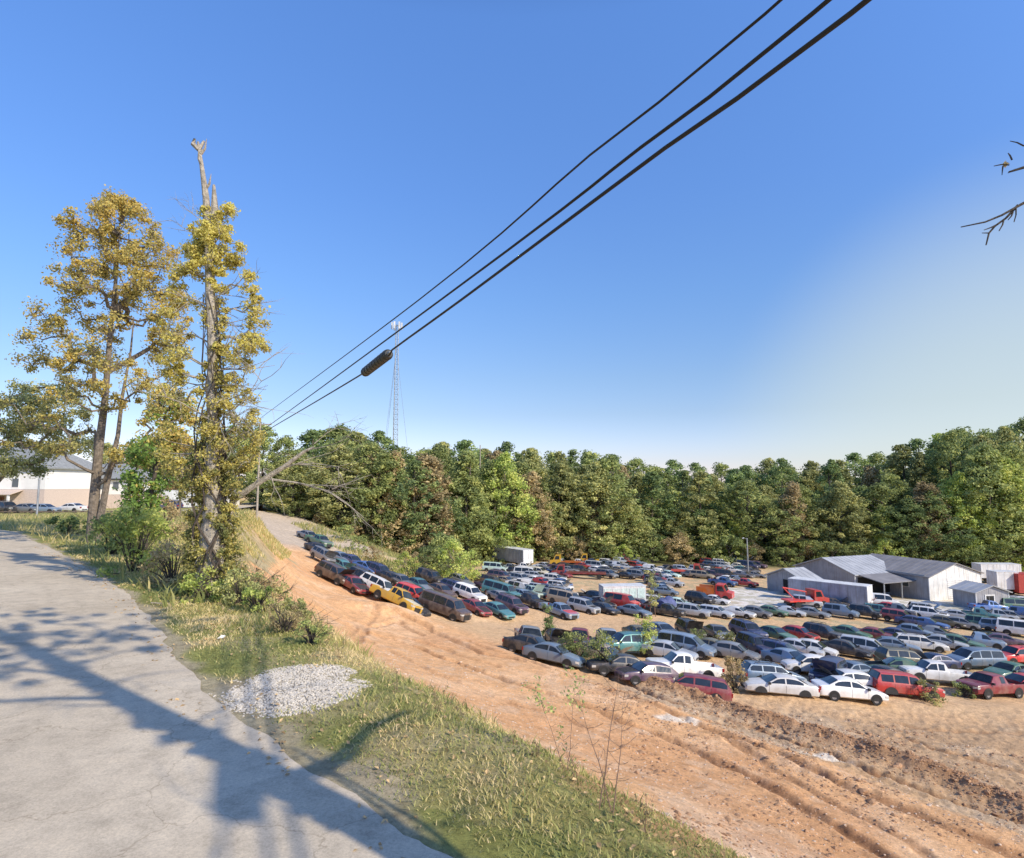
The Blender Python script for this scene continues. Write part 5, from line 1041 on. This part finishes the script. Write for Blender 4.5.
S0 = Vector((X(800, 94), 94, float(base_z(X(800, 94), 94))))
gable('small_shed', S0, Lx, G, 7.5, 3.6, 2.4, 3.8, 'small shed with a gable coloured grey as shade and a pale roof, leftmost of the yard buildings', 'shed', 'wwall', 'gwall', 'wroof', (2.0, 4.2, 2.2, 'g'))  # shade on the gable is put into its grey wall colour
S1 = at(963, 600); S1 = Vector((X(968, 88), 88, float(base_z(X(968, 88), 88))))
o = gable('grey_shed', S1, (.9, .1), (-.1, .9), 5.2, 4, 2.4, 3.3, 'low grey shed with a bright framed doorway right of the white-gabled hall', 'shed', 'gwall', 'gwall', 'wroof', (1.6, 2.8, 1.9, 'g'))
m_ = MB(); m_.box(1.4, 1.58, -.06, -.005, 0, 2.1); m_.box(2.82, 3.0, -.06, -.005, 0, 2.1); m_.box(1.4, 3.0, -.07, -.005, 1.92, 2.12); m_.build('door_frame', M['wwall'], o)
def box_trailer(C, end, axis, W, L, H, z0, label, side, endm, name='box_trailer', wheels=True, top='trailer_white', cat='trailer', mark=None):
    """C near end corner; end dir along the short end, axis along the length"""
    a = Vector((*axis, 0)).normalized(); e = Vector((*end, 0)); e = (e - a * e.dot(a)).normalized(); o = empty(name, C, label=label, cat=cat); o.rotation_euler = (0, 0, math.atan2(e.y, e.x)); s_ = 1 if e.x * a.y - e.y * a.x > 0 else -1
    m_ = MB(); m_.box(0, W, *sorted((0, s_ * L)), z0, z0 + H - .03); m_.build('box_body', M[side], o)
    m_ = MB(); m_.box(-.03, W + .03, *sorted((-.03 * s_, s_ * (L + .03))), z0 + H - .03, z0 + H + .05); m_.build('roof', M[top], o)
    m_ = MB(); y0 = -.02 * s_
    m_.box(.04, W / 2 - .02, *sorted((y0, y0 - .03 * s_)), z0 + .06, z0 + H - .08); m_.box(W / 2 + .02, W - .04, *sorted((y0, y0 - .03 * s_)), z0 + .06, z0 + H - .08); m_.build('rear_doors', M[endm], o)
    m_ = MB()
    for k in range(int(L / 1.2) + 1):
        y = min(L - .05, k * 1.2); m_.box(-.025, -.0, *sorted((s_ * y, s_ * (y + .06))), z0 + .05, z0 + H - .05)
    m_.build('side_ribs', M[side], o)
    if z0 > .3:
        m_ = MB(); m_.box(.3, W - .3, *sorted((s_ * .2, s_ * (L - .2))), z0 - .25, z0 - .01); m_.build('chassis', M['trim'], o)
    if wheels:
        a_ = MB(); a_.disc((0, 0, 0), 0, .5, -.3, 0, 16); wm = a_.mesh('wheel', M['tyre'], 40)
        for y in (1.4, 2.6):
            for x in (.0, W): q = link('wheel', wm, o); q.location = (x + (.3 if x == 0 else 0), s_ * y, .5); q.rotation_euler = (0, 0, PI / 2)
    return o
Nn = Vector((X(861, 84), 84, float(base_z(X(861, 84), 84))))
box_trailer(Nn, (1, .12), (-.70, .72), 2.5, 10.5, 2.6, .5, 'white box trailer with a blue-shaded side in front of the workshop', 'trailer', 'trailer_white')  # blue shade of the long side is put into its colour
Nt = Vector((X(523, 119), 119, float(base_z(X(523, 119), 119))))
box_trailer(Nt, (1, .15), (-6.9, 9.7), 2.5, 12.5, 2.6, 1.0, 'grey semi trailer with a white rear end at the foot of the woods', 'trailer', 'trailer_white', 'semi_trailer')
o = box_trailer(Vector((X(602, 78), 78, float(base_z(X(602, 78), 78)))), (-.12, 1), (1, .12), 2.2, 5.6, 2.0, .35, 'pale mint box truck body with faded blue-green panels amid the wrecks', 'trailer_white', 'trailer_white', 'truck_box', False, cat='truck box')
m_ = MB(); r4 = random.Random(9)
for k in range(5): 
    y = -.15 - k * 1.08; m_.box(-.045, -.03, y - .95, y, .85, 2.1)
M['mint'] = simple('faded_mint_panel', (.58, .72, .68), .6, nscale=2.5, amt=.3); m_.build('side_panel', M['mint'], o)
# containers and trailers in the far right corner
box_trailer(Vector((X(975, 118), 118, float(base_z(X(975, 118), 118)))), (.1, 1), (1, -.05), 2.5, 7.5, 2.6, 1.0, 'long white trailer behind the white-gabled hall', 'trailer_white', 'trailer_white', 'semi_trailer')
box_trailer(Vector((X(990, 104), 104, float(base_z(X(990, 104), 104)))), (.1, 1), (1, -.05), 2.4, 3.6, 2.9, .9, 'white box body beside the red container at the right edge', 'trailer_white', 'trailer_white', 'truck_box', cat='truck box')
M['redbox'] = simple('red_container', (.40, .05, .04), .6, amt=.3)
box_trailer(Vector((X(1011, 103), 103, float(base_z(X(1011, 103), 103)))), (.1, 1), (1, -.05), 2.4, 2.6, 3.1, .5, 'red container at the far right edge of the yard', 'redbox', 'redbox', 'container', False, top='redbox', cat='container')
def work_truck(px, d, hd, cabc, bedc, label, L=6.5, name='flatbed_truck', boom=False):
    p = Vector((X(px, d), d, float(base_z(X(px, d), d)))); o = empty(name, p, math.radians(hd), label, 'truck')
    m_ = MB(); x0 = L / 2
    prof = [(x0, .55), (x0, 1.25), (x0 - .75, 1.4), (x0 - 1.15, 2.3), (x0 - 2.2, 2.35), (x0 - 2.25, .55)]
    m_.face([(a, 1.0, b) for a, b in prof]); m_.face([(a, -1.0, b) for a, b in prof[::-1]])
    for (a, b), (c, d_) in zip(prof, prof[1:] + prof[:1]): m_.face([(a, -1, b), (a, 1, b), (c, 1, d_), (c, -1, d_)])
    m_.build('cab', paint(cabc), o)
    m_ = MB(); a, b, c, d_ = x0 - .78, 1.47, x0 - 1.13, 2.24; m_.face([(a + .02, -.85, b), (a + .02, .85, b), (c + .02, .85, d_), (c + .02, -.85, d_)]); m_.build('windscreen', M['glass'], o)
    for sd in (1, -1): m_ = MB(); m_.face([(x0 - 1.0, sd * 1.012, 1.45), (x0 - 2.0, sd * 1.012, 1.45), (x0 - 2.0, sd * 1.012, 2.15), (x0 - 1.3, sd * 1.012, 2.15)]); m_.build('side_window', M['glass'], o)
    m_ = MB(); m_.box(-L / 2, x0 - 2.4, -1.05, 1.05, .85, 1.05)
    if name == 'dump_truck': m_.box(-L / 2, x0 - 2.4, -1.1, -1.02, 1.0, 1.9); m_.box(-L / 2, x0 - 2.4, 1.02, 1.1, 1.0, 1.9); m_.box(x0 - 2.5, x0 - 2.4, -1.1, 1.1, 1.0, 2.1)
    m_.build('bed', paint(bedc), o)
    if boom: m_ = MB(); m_.tube([(x0 - 2.8, 0, 1.05), (x0 - 2.8, 0, 2.0), (-L / 2 - .4, 0, 2.7)], .1, 6); m_.tube([(-L / 2 + 1.4, 0, 1.05), (-L / 2 - .2, 0, 2.6)], .07, 6); m_.build('tow_boom', paint(bedc), o)
    a_ = MB(); a_.disc((0, 0, 0), 0, .45, -.14, .14, 16); wm = a_.mesh('wheel', M['tyre'], 40)
    for wx in (x0 - .9, -L / 2 + 1.2):
        for y in (-.92, .92): q = link('wheel', wm, o); q.location = (wx, y, .45)
    m_ = MB(); m_.box(-L / 2, x0 - .1, -.4, .4, .5, .8); m_.build('chassis', M['trim'], o)
    for y in (-.75, .75): m_ = MB(); m_.box(x0, x0 + .04, y - .15, y + .15, .8, 1.0); m_.build('headlight', M['lamp'], o)
work_truck(800, 85, 10, 'red', 'red', 'red tow truck parked on the pale gravel before the small shed', 6.0, 'tow_truck', True)
work_truck(712, 88, -30, 'red', 'orange', 'red-cabbed dump truck with an orange bed left of the pale gravel', 4.9, 'dump_truck')
work_truck(686, 118, -20, 'red', 'red', 'red flatbed truck in the far row under the trees', 6.5)
work_truck(565, 128, 170, 'yellow', 'orange', 'yellow cab truck against the woods right of the grey trailer', 6.5)
work_truck(578, 108, 172, 'maroon', 'maroon', 'long dark red flatbed below the yellow cabs', 9.5)
work_truck(590, 133, 175, 'yellow', 'yellow', 'second yellow truck half hidden in green by the woods', 6.0)
# junk pile of white panels
p = Vector((X(586, 84), 84, float(base_z(X(586, 84), 84)))); r4 = random.Random(6)
for k in range(9):
    o = MB(); a = r4.uniform(0, 6.28); w_, l_ = r4.uniform(.5, .9), r4.uniform(.7, 1.5); t_ = r4.uniform(.1, .9); c = Vector((r4.gauss(0, 2.2), r4.gauss(0, 1.2), .25 + r4.random() * .8)); u_ = Vector((math.cos(a), math.sin(a), t_)).normalized() * l_; v_ = Vector((-math.sin(a), math.cos(a), .3)).normalized() * w_; n_ = u_.cross(v_).normalized() * .06
    vs = []
    for n1 in (0, 1):
        for i in range(4):
            for j in range(4): f, g_ = i / 1.5 - 1, j / 1.5 - 1; vs.append(c + u_ * f + v_ * g_ * (1 - .15 * f * f) + n_ * (n1 - 3 * (f * f + g_ * g_) * .6))
    fs = [(i * 4 + j, i * 4 + j + 1, i * 4 + j + 5, i * 4 + j + 4) for i in range(3) for j in range(3)]; fs += [tuple(16 + q for q in f) for f in fs]
    o.add(vs, fs); q = o.build('body_panel', paint('white' if k % 3 else 'cream'), None, 60); q.location = p
    tag(q, 'scrapped white body panel in the heap left of the mint box', 'car panel', 'scrapped white body panels in a heap')
# blue covered load beside the mint box
m_ = MB(); vs = []; nseg = 8
for i in range(7):
    for j in range(nseg + 1):
        a = PI * j / nseg; vs.append((-1.5 + i * .5, math.cos(a) * 1.1 * (1 + .08 * math.sin(i * 2 + j)), math.sin(a) * (1.7 + .25 * math.sin(i * 1.7))))
m_.add(vs, [(i * 9 + j, i * 9 + j + 1, (i + 1) * 9 + j + 1, (i + 1) * 9 + j) for i in range(6) for j in range(8)] + [tuple(range(9)), tuple(54 + j for j in range(9))])
q = m_.build('tarpaulin_cover', simple('blue_tarp', (.10, .12, .26), .6, nscale=3, amt=.4), None, 50); q.location = Vector((X(663, 76), 76, float(base_z(X(663, 76), 76)))); q.rotation_euler = (0, 0, .9); tag(q, 'dull blue tarpaulin over a heap right of the mint box', 'tarpaulin')
# ------------------------------------------------------------------ poles, mast, cables
def pole(px, d, top_py, label, r=.14, arm=True, mat='pole', lamp=False, name='utility_pole'):
    x = X(px, d); z = float(base_z(x, d)); zt = Zt(top_py, d); o = empty(name, (x, d, z), label=label, cat='pole')
    m_ = MB(); m_.tube([(0, 0, -.5), (0, 0, (zt - z) / 2), (0, 0, zt - z)], [r, r * .88, r * .7], 10); m_.build('shaft', M[mat], o, 40)
    if arm:
        m_ = MB(); m_.box(-1.1, 1.1, -.05, .05, zt - z - .7, zt - z - .58); m_.build('crossarm', M[mat], o)
        for x_ in (-1, -.35, .35, 1): m_ = MB(); m_.tube([(x_, 0, zt - z - .58), (x_, 0, zt - z - .42)], [.04, .03], 6); m_.build('insulator', M['galv'], o)
    if lamp:
        m_ = MB(); m_.tube([(0, 0, zt - z - .2), (-.6, -.2, zt - z), (-.8, -.25, zt - z)], .04, 6); m_.tube([(-.75, -.25, zt - z), (-1.1, -.35, zt - z - .05)], [.16, .1], 8); m_.build('lamp_head', M['galv'], o)
    return o
pole(745, 122, 538, 'pale lamp pole standing among the far cars before the woods', .16, False, 'galv', True, 'lamp_pole')
pole(258, 59, 418, 'wooden utility pole carrying the three black cables beyond the ivy snag', .11, True, 'deadwood')
pole(181, 46, 440, 'slim brown pole between the two tall roadside trees', .09, False)
pole(39, 62, 457, 'pale slim pole in front of the apartment block', .10, False, 'galv')
P5 = pole(480, 133, 445, 'bare pale trunk-like pole in the wood above the hillside', .14, False, 'deadwood'); 
# wire pole behind the camera that the cables hang from
m_ = MB(); zz = 0
o = empty('utility_pole', (15.5, -17.7, -3.0), label='wooden utility pole behind the viewpoint holding the cables', cat='pole'); m_.tube([(0, 0, -1), (0, 0, 14)], [.17, .12], 10); m_.build('shaft', M['pole'], o, 40)
def cable(pts, r, label):
    c = [Vector(p) for p in pts]; q = spline([tuple(p) for p in c], 1.5); m_ = MB(); m_.tube(q, r, 6); ob = m_.build('overhead_cable', M['cable'], None, 60); tag(ob, label, 'cable', None); return ob
def cp(px, py):
    k = ray(px, py); yy = 6.195 / (k[0] + .5266); return Vector((k[0] * yy, yy, CAMZ + k[1] * yy))
c1 = [cp(765, 14), cp(590, 155), cp(418.7, 300), cp(281.5, 402.5)]; c2 = [cp(812, 14), cp(640, 148), cp(440.5, 300), cp(268.7, 425.6)]; c3 = [cp(850, 14), cp(665, 148), cp(461, 300), cp(392, 350), cp(363.6, 373), cp(271, 428)]
def both(c, zend, zback): return [Vector((15.5, -17.7, zback)), Vector((7.2, -1.9, c[0].z + .67))] + c + [Vector((X(258, 59), 59, zend))]
cable(both(c1, 9.1, 9.6), .020, 'uppermost and thinnest of the three black overhead cables')
cable(both(c2, 8.0, 8.9), .027, 'middle one of the three black overhead cables')
cable(both(c3, 7.45, 8.4), .031, 'lowest and thickest overhead cable carrying the splice closure')
def closure(a, b, r, label):
    d = (b - a); L = d.length; o = empty('splice_closure', (a + b) / 2, label=label, cat='cable closure'); h = d / 2
    m_ = MB(); m_.tube([-h * .9, -h * .86, h * .86, h * .9], [r * .7, r, r, r * .7], 14)
    m_.build('shell', M['shell'], o, 40)
    m_ = MB()
    for k in range(9): f = -.78 + k * .195; m_.tube([h * (f - .02), h * (f + .02)], r * 1.07, 14)
    m_.build('bands', M['trim'], o, 40)
    m_ = MB(); m_.tube([h * .88, h * 1.02], [r * .5, .04], 10); m_.tube([-h * .88, -h * 1.02], [r * .5, .04], 10); m_.build('end_cap', M['galv'], o, 40)
A_, B_ = cp(391, 352), cp(363.5, 373.5); closure(A_ + (B_ - A_) * .02, B_, .17, 'dark ribbed splice closure hanging on the lowest cable before the mast')
closure(Vector((6.93, -1.4, 8.24)), Vector((7.46, -2.4, 8.36)), .16, 'dark splice closure on the cables above and right of the viewpoint')
# lattice mast beyond the wood
dM = 210; xm = X(394, dM); zb_ = float(base_z(xm, dM)); H_ = Zt(325, dM) - zb_
o = empty('lattice_mast', (xm, dM, zb_), label='tall slender lattice radio mast with antennas rising above the woods', cat='radio mast')
m_ = MB(); rr0 = .75
lg = [(rr0 * math.cos(a), rr0 * math.sin(a)) for a in (.3, .3 + 2 * PI / 3, .3 + 4 * PI / 3)]
for a in lg: q = MB(); q.tube([(a[0] * 1.6, a[1] * 1.6, 0), (a[0] * .8, a[1] * .8, H_)], .10, 6); q.build('leg', M['galv'], o)
nb_ = 34
for k in range(nb_):
    z0, z1 = H_ * k / nb_, H_ * (k + 1) / nb_; s0, s1 = 1.6 - .8 * k / nb_, 1.6 - .8 * (k + 1) / nb_
    for i in range(3):
        a, b = lg[i], lg[(i + 1) % 3]; m_.tube([(a[0] * s0, a[1] * s0, z0), (b[0] * s1, b[1] * s1, z1)], .045, 4, False); m_.tube([(a[0] * s1, a[1] * s1, z1), (b[0] * s1, b[1] * s1, z1)], .04, 4, False)
m_.build('bracing', M['galv'], o)
for k in range(6):
    a = k * PI / 3 + .2; q = MB(); cx_, cy_ = 1.7 * math.cos(a), 1.7 * math.sin(a); q.box(cx_ - .28, cx_ + .28, cy_ - .15, cy_ + .15, H_ - 1.6, H_ + .9); q.tube([(0, 0, H_ - .3), (cx_, cy_, H_ - .3)], .06, 5); q.build('antenna', M['trailer_white'], o)
q = MB(); q.tube([(0, 0, H_), (0, 0, H_ + 2.2)], [.06, .03], 6); q.build('lightning_rod', M['galv'], o)
for a, dd in ((.25, 6.5), (2.3, 9), (4.3, 9)):
    q = MB(); q.tube([(0, 0, H_ * .86), (dd * math.cos(a), dd * math.sin(a), 0)], .05, 4); q.build('guy_wire', M['galv'], o)
# ------------------------------------------------------------------ apartments and far left things
def block(name, x0, x1, y0, y1, z, he, hr, label, wins, doors):
    o = empty(name, (x0, y0, z), label=label, cat='apartment building'); W, D = x1 - x0, y1 - y0
    m_ = MB(); m_.box(0, W, 0, D, he * .5, he); m_.build('upper_wall', M['siding'], o); m_ = MB(); m_.box(.03, W - .03, .03, D - .03, -.5, he * .5 - .002); m_.build('lower_wall', M['brick'], o)
    m_ = MB(); e = .5; hp = min(D / 2, 4)
    m_.add([(-e, -e, he), (W + e, -e, he), (W + e, D + e, he), (-e, D + e, he), (hp, D / 2, hr), (W - hp, D / 2, hr), (-e, -e, he - .2), (W + e, -e, he - .2), (W + e, D + e, he - .2), (-e, D + e, he - .2)], [(0, 1, 5, 4), (1, 2, 5), (2, 3, 4, 5), (3, 0, 4), (0, 6, 7, 1), (1, 7, 8, 2), (2, 8, 9, 3), (3, 9, 6, 0), (6, 9, 8, 7)]); m_.build('roof', M['shingle'], o)
    m_ = MB(); m_.box(-e - .02, W + e + .02, -e - .08, -e - .01, he - .22, he + .02); m_.build('gutter', M['trim'], o)
    for x_, zz_, w_, h_ in wins:
        f = MB(); f.box(x_ - .08, x_ + w_ + .08, -.05, -.002, zz_ - .08, zz_ + h_ + .08); fo = f.build('window', M['siding'], o); g_ = MB(); g_.face([(x_, -.055, zz_), (x_ + w_, -.055, zz_), (x_ + w_, -.055, zz_ + h_), (x_, -.055, zz_ + h_)]); g_.build('pane', M['window'], fo)
    for x_, w_, h_, mt in doors:
        g_ = MB(); g_.box(x_, x_ + w_, -.06, .0, 0, h_); g_.build('door', M[mt], o)
    return o
zb = float(base_z(-75, 85))
o = block('apartment_building', -100, X(45, 85), 85, 97, zb, 6.2, 9.6, 'long two-storey apartment block with white siding and grey roof at the far left', [(x_, 3.4, .9, 1.2) for x_ in (5, 10, 15, 20, 26, 29.5)], [(x_, 1.0, 2.1, 'rust') for x_ in (12, 17, 22.5, 27.5)])
Wd = X(45, 85) + 100
m_ = MB(); m_.add([(6, -.0, 2.95), (Wd - 3, 0, 2.95), (Wd - 3, -2.2, 2.35), (6, -2.2, 2.35), (6, 0, 3.05), (Wd - 3, 0, 3.05), (Wd - 3, -2.2, 2.45), (6, -2.2, 2.45)], [(0, 1, 2, 3), (4, 5, 6, 7), (2, 3, 7, 6), (0, 3, 7, 4), (1, 2, 6, 5)]); m_.build('porch_roof', M['brick'], o)
for k in range(6): m_ = MB(); x_ = 6.4 + k * (Wd - 9.8) / 5; m_.box(x_ - .12, x_ + .12, -2.1, -1.86, -.2, 2.4); m_.build('porch_post', M['siding'], o)
zb2 = float(base_z(-60, 98))
block('apartment_building', X(58, 96), X(128, 96), 96, 106, zb2 - .3, 5.0, 7.6, 'shorter two-storey apartment block with white upper wall and brick base by the autumn tree', [(2.6, 3.3, .9, 1.2), (6.5, 3.3, .9, 1.2), (8.8, 3.3, .9, 1.2), (3, .9, 1, 1.2)], [(6.2, .9, 2.0, 'siding')])
zb3 = float(base_z(X(165, 98), 98))
box_trailer(Vector((X(163, 98), 98, zb3)), (.05, 1), (1, .0), 3, 5.8, 2.7, .1, 'long white storage box beside the side road seen between the trees', 'trailer_white', 'trailer_white', 'storage_box', False, cat='storage box')
# small white hall behind the ivy snag
gable('white_hut', Vector((X(196, 104), 104, float(base_z(X(196, 104), 104)))), (1, 0), (0, 1), 4.5, 7, 2.6, 3.6, 'small white hut behind the ivy snag', 'hut', 'wwall', 'wwall', 'wroof')
zs_ = float(base_z(X(244, 80), 80)); o = empty('notice_board', (X(244, 80), 80, zs_), label='blank white board on posts right of the ivy snag', cat='sign')
m_ = MB(); m_.box(-.9, .9, -.03, .03, .5, 1.35); m_.build('board', M['siding'], o)
for x_ in (-.75, .75): m_ = MB(); m_.box(x_ - .05, x_ + .05, .04, .12, -.4, 1.3); m_.build('post', M['pole'], o)
# low wooden fence by the side road
o = empty('rail_fence', (-62, 66, float(base_z(-62, 66))), label='low grey rail fence between the side road and the apartment parking', cat='fence')
for k in range(11): m_ = MB(); m_.box(k * 2.4 - .06, k * 2.4 + .06, -.06, .06, -.3, 1.0); m_.build('post', M['pole'], o)
for z_ in (.4, .8): m_ = MB(); m_.box(0, 24, -.11, -.065, z_ - .06, z_ + .06); m_.build('rail', M['pole'], o)
# fallen stick and litter on the verge
m_ = MB(); p = at(165, 606); twigs(m_, Vector((0, 0, .03)), (1, .15, .02), .9, .014, 1, random.Random(3)); q = m_.build('fallen_stick', M['deadwood'], None, 60); q.location = p + Vector((-.3, 0, .02)); tag(q, 'bare fallen stick lying on the verge by the asphalt edge', 'stick')
m_ = MB(); m_.add([(0, 0, 0), (.09, .02, .01), (.1, .08, .03), (.01, .07, .02), (.05, .04, .05)], [(0, 1, 4), (1, 2, 4), (2, 3, 4), (3, 0, 4)]); q = m_.build('paper_scrap', M['siding']); q.location = at(217, 641) + Vector((0, 0, .02)); tag(q, 'crumpled white paper scrap on the grass above the gravel patch', 'litter')
# ------------------------------------------------------------------ unique labels
ORD = ['first', 'second', 'third', 'fourth', 'fifth', 'sixth', 'seventh', 'eighth', 'ninth', 'tenth', 'eleventh', 'twelfth', 'thirteenth', 'fourteenth', 'fifteenth', 'sixteenth']
def uniq(items):
    by = {}
    for it in items: by.setdefault(it[1], []).append(it)
    for lab, g in by.items():
        if len(g) == 1: g[0][0]['label'] = lab; continue
        g.sort(key=lambda t: t[2])
        for i, it in enumerate(g):
            it[0]['label'] = '%s, %s' % (lab, 'leftmost of them' if i == 0 else 'rightmost of them' if i == len(g) - 1 else ORD[i] + ' from left')
its = []
for o, look, where, px, grp in FOREST:
    w = where.split(' '); lab = '%s, %s' % (look, where) if where.split()[0] in ('front', 'second', 'middle', 'back', 'foot') else '%s %s' % (look, where)
    its.append((o, lab, px)); o['category'] = 'bush' if 'bush' in look else 'tree'; o['group'] = grp
uniq(its)
its = []
byrow = {}
for c in CARS: byrow.setdefault(c['where'], []).append(c)
for wh, g in byrow.items():
    g.sort(key=lambda c: c['px'])
    base = ['%s %s' % (c['colour'], NAMES[c['ty']]) for c in g]
    for i, c in enumerate(g):
        lab = base[i]
        if c['state']: lab += ' ' + c['state']
        if base.count(base[i]) > 1 and not c['state']:
            nbr = base[i - 1] if i > 0 else base[i + 1]; lab += ' right of a %s' % nbr if i > 0 else ' left of a %s' % nbr
        its.append((c['o'], lab + ((', ' + wh) if not wh.startswith('by ') else ' ' + wh), c['px']))
        c['o']['category'] = {'suv': 'car', 'pickup': 'pickup truck', 'van': 'van', 'minivan': 'car', 'wagon': 'car'}.get(c['ty'], 'car'); c['o']['group'] = 'wrecked vehicles parked in the salvage yard' if not wh.startswith('by ') else 'cars parked across the side road'
uniq(its)
# ------------------------------------------------------------------ light and sky
SUN_EL = math.radians(35); sd = Vector((.80, -.60))
az = math.atan2(sd.x, sd.y)                                   # clockwise from +Y
ld = bpy.data.lights.new('sun', 'SUN'); ld.energy = 5.0; ld.angle = math.radians(.53); ld.color = (1, .875, .68)
lo = bpy.data.objects.new('sun', ld); COL.objects.link(lo)
sv = Vector((sd.x * math.cos(SUN_EL), sd.y * math.cos(SUN_EL), math.sin(SUN_EL))); lo.rotation_euler = sv.to_track_quat('Z', 'Y').to_euler(); lo.location = (30, -20, 40)
wd = bpy.data.worlds.new('World'); S.world = wd; wd.use_nodes = True; t = wd.node_tree; bg = t.nodes['Background']
sk = t.nodes.new('ShaderNodeTexSky'); sk.sky_type = 'NISHITA'; sk.sun_disc = False; sk.sun_elevation = SUN_EL; sk.sun_rotation = az; sk.air_density = 1.0; sk.dust_density = .6; sk.ozone_density = 2.0; sk.altitude = 300
hs = t.nodes.new('ShaderNodeHueSaturation'); hs.inputs['Saturation'].default_value = 1.12; hs.inputs['Value'].default_value = 1.0
tc = t.nodes.new('ShaderNodeTexCoord'); sx = t.nodes.new('ShaderNodeSeparateXYZ'); t.links.new(tc.outputs['Generated'], sx.inputs[0])
hs.inputs['Saturation'].default_value = 1.1; t.links.new(sk.outputs[0], hs.inputs['Color'])
# sky grading with elevation: zenith darkened to weaken the fill, pale towards the horizon
cr = ramp(t, sx.outputs[2], [(0, (.50, .45, .62)), (.04, (.42, .39, .50)), (.116, (.387, .37, .423)), (.174, (.40, .40, .447)), (.30, (.415, .47, .56)), (.44, (.45, .533, .677)), (.64, (.53, .643, .823)), (.80, (.34, .42, .56)), (1.0, (.20, .26, .36))])
vm = t.nodes.new('ShaderNodeVectorMath'); vm.operation = 'MULTIPLY'; t.links.new(hs.outputs[0], vm.inputs[0]); t.links.new(cr.outputs[0], vm.inputs[1])
vs_ = t.nodes.new('ShaderNodeVectorMath'); vs_.operation = 'SCALE'; vs_.inputs['Scale'].default_value = 2.62; t.links.new(vm.outputs[0], vs_.inputs[0])
# pale glow mixed into the sky colour low on the right
dt = t.nodes.new('ShaderNodeVectorMath'); dt.operation = 'DOT_PRODUCT'; g_ = Vector((.92, 1, .0)).normalized(); dt.inputs[1].default_value = g_; t.links.new(tc.outputs['Generated'], dt.inputs[0])
mr = t.nodes.new('ShaderNodeMapRange'); mr.interpolation_type = 'SMOOTHSTEP'; mr.inputs[1].default_value = math.cos(math.radians(26)); mr.inputs[2].default_value = 1.0; mr.inputs[3].default_value = 0; mr.inputs[4].default_value = .6; t.links.new(dt.outputs['Value'], mr.inputs[0])
SKYS = .14
gm = mixc(t, vs_.outputs[0], (.74 / SKYS, .82 / SKYS, .74 / SKYS), mr.outputs[0])
t.links.new(gm, bg.inputs[0]); bg.inputs[1].default_value = SKYS
S.view_settings.view_transform = 'Standard'; S.view_settings.look = 'None'; S.view_settings.exposure = 0; S.view_settings.gamma = 1
S.cycles.max_bounces = 6; S.cycles.diffuse_bounces = 3; S.cycles.glossy_bounces = 3; S.cycles.transmission_bounces = 3; S.cycles.transparent_max_bounces = 4

print('NCARS', len(CARS), 'NTREES', len(FOREST))
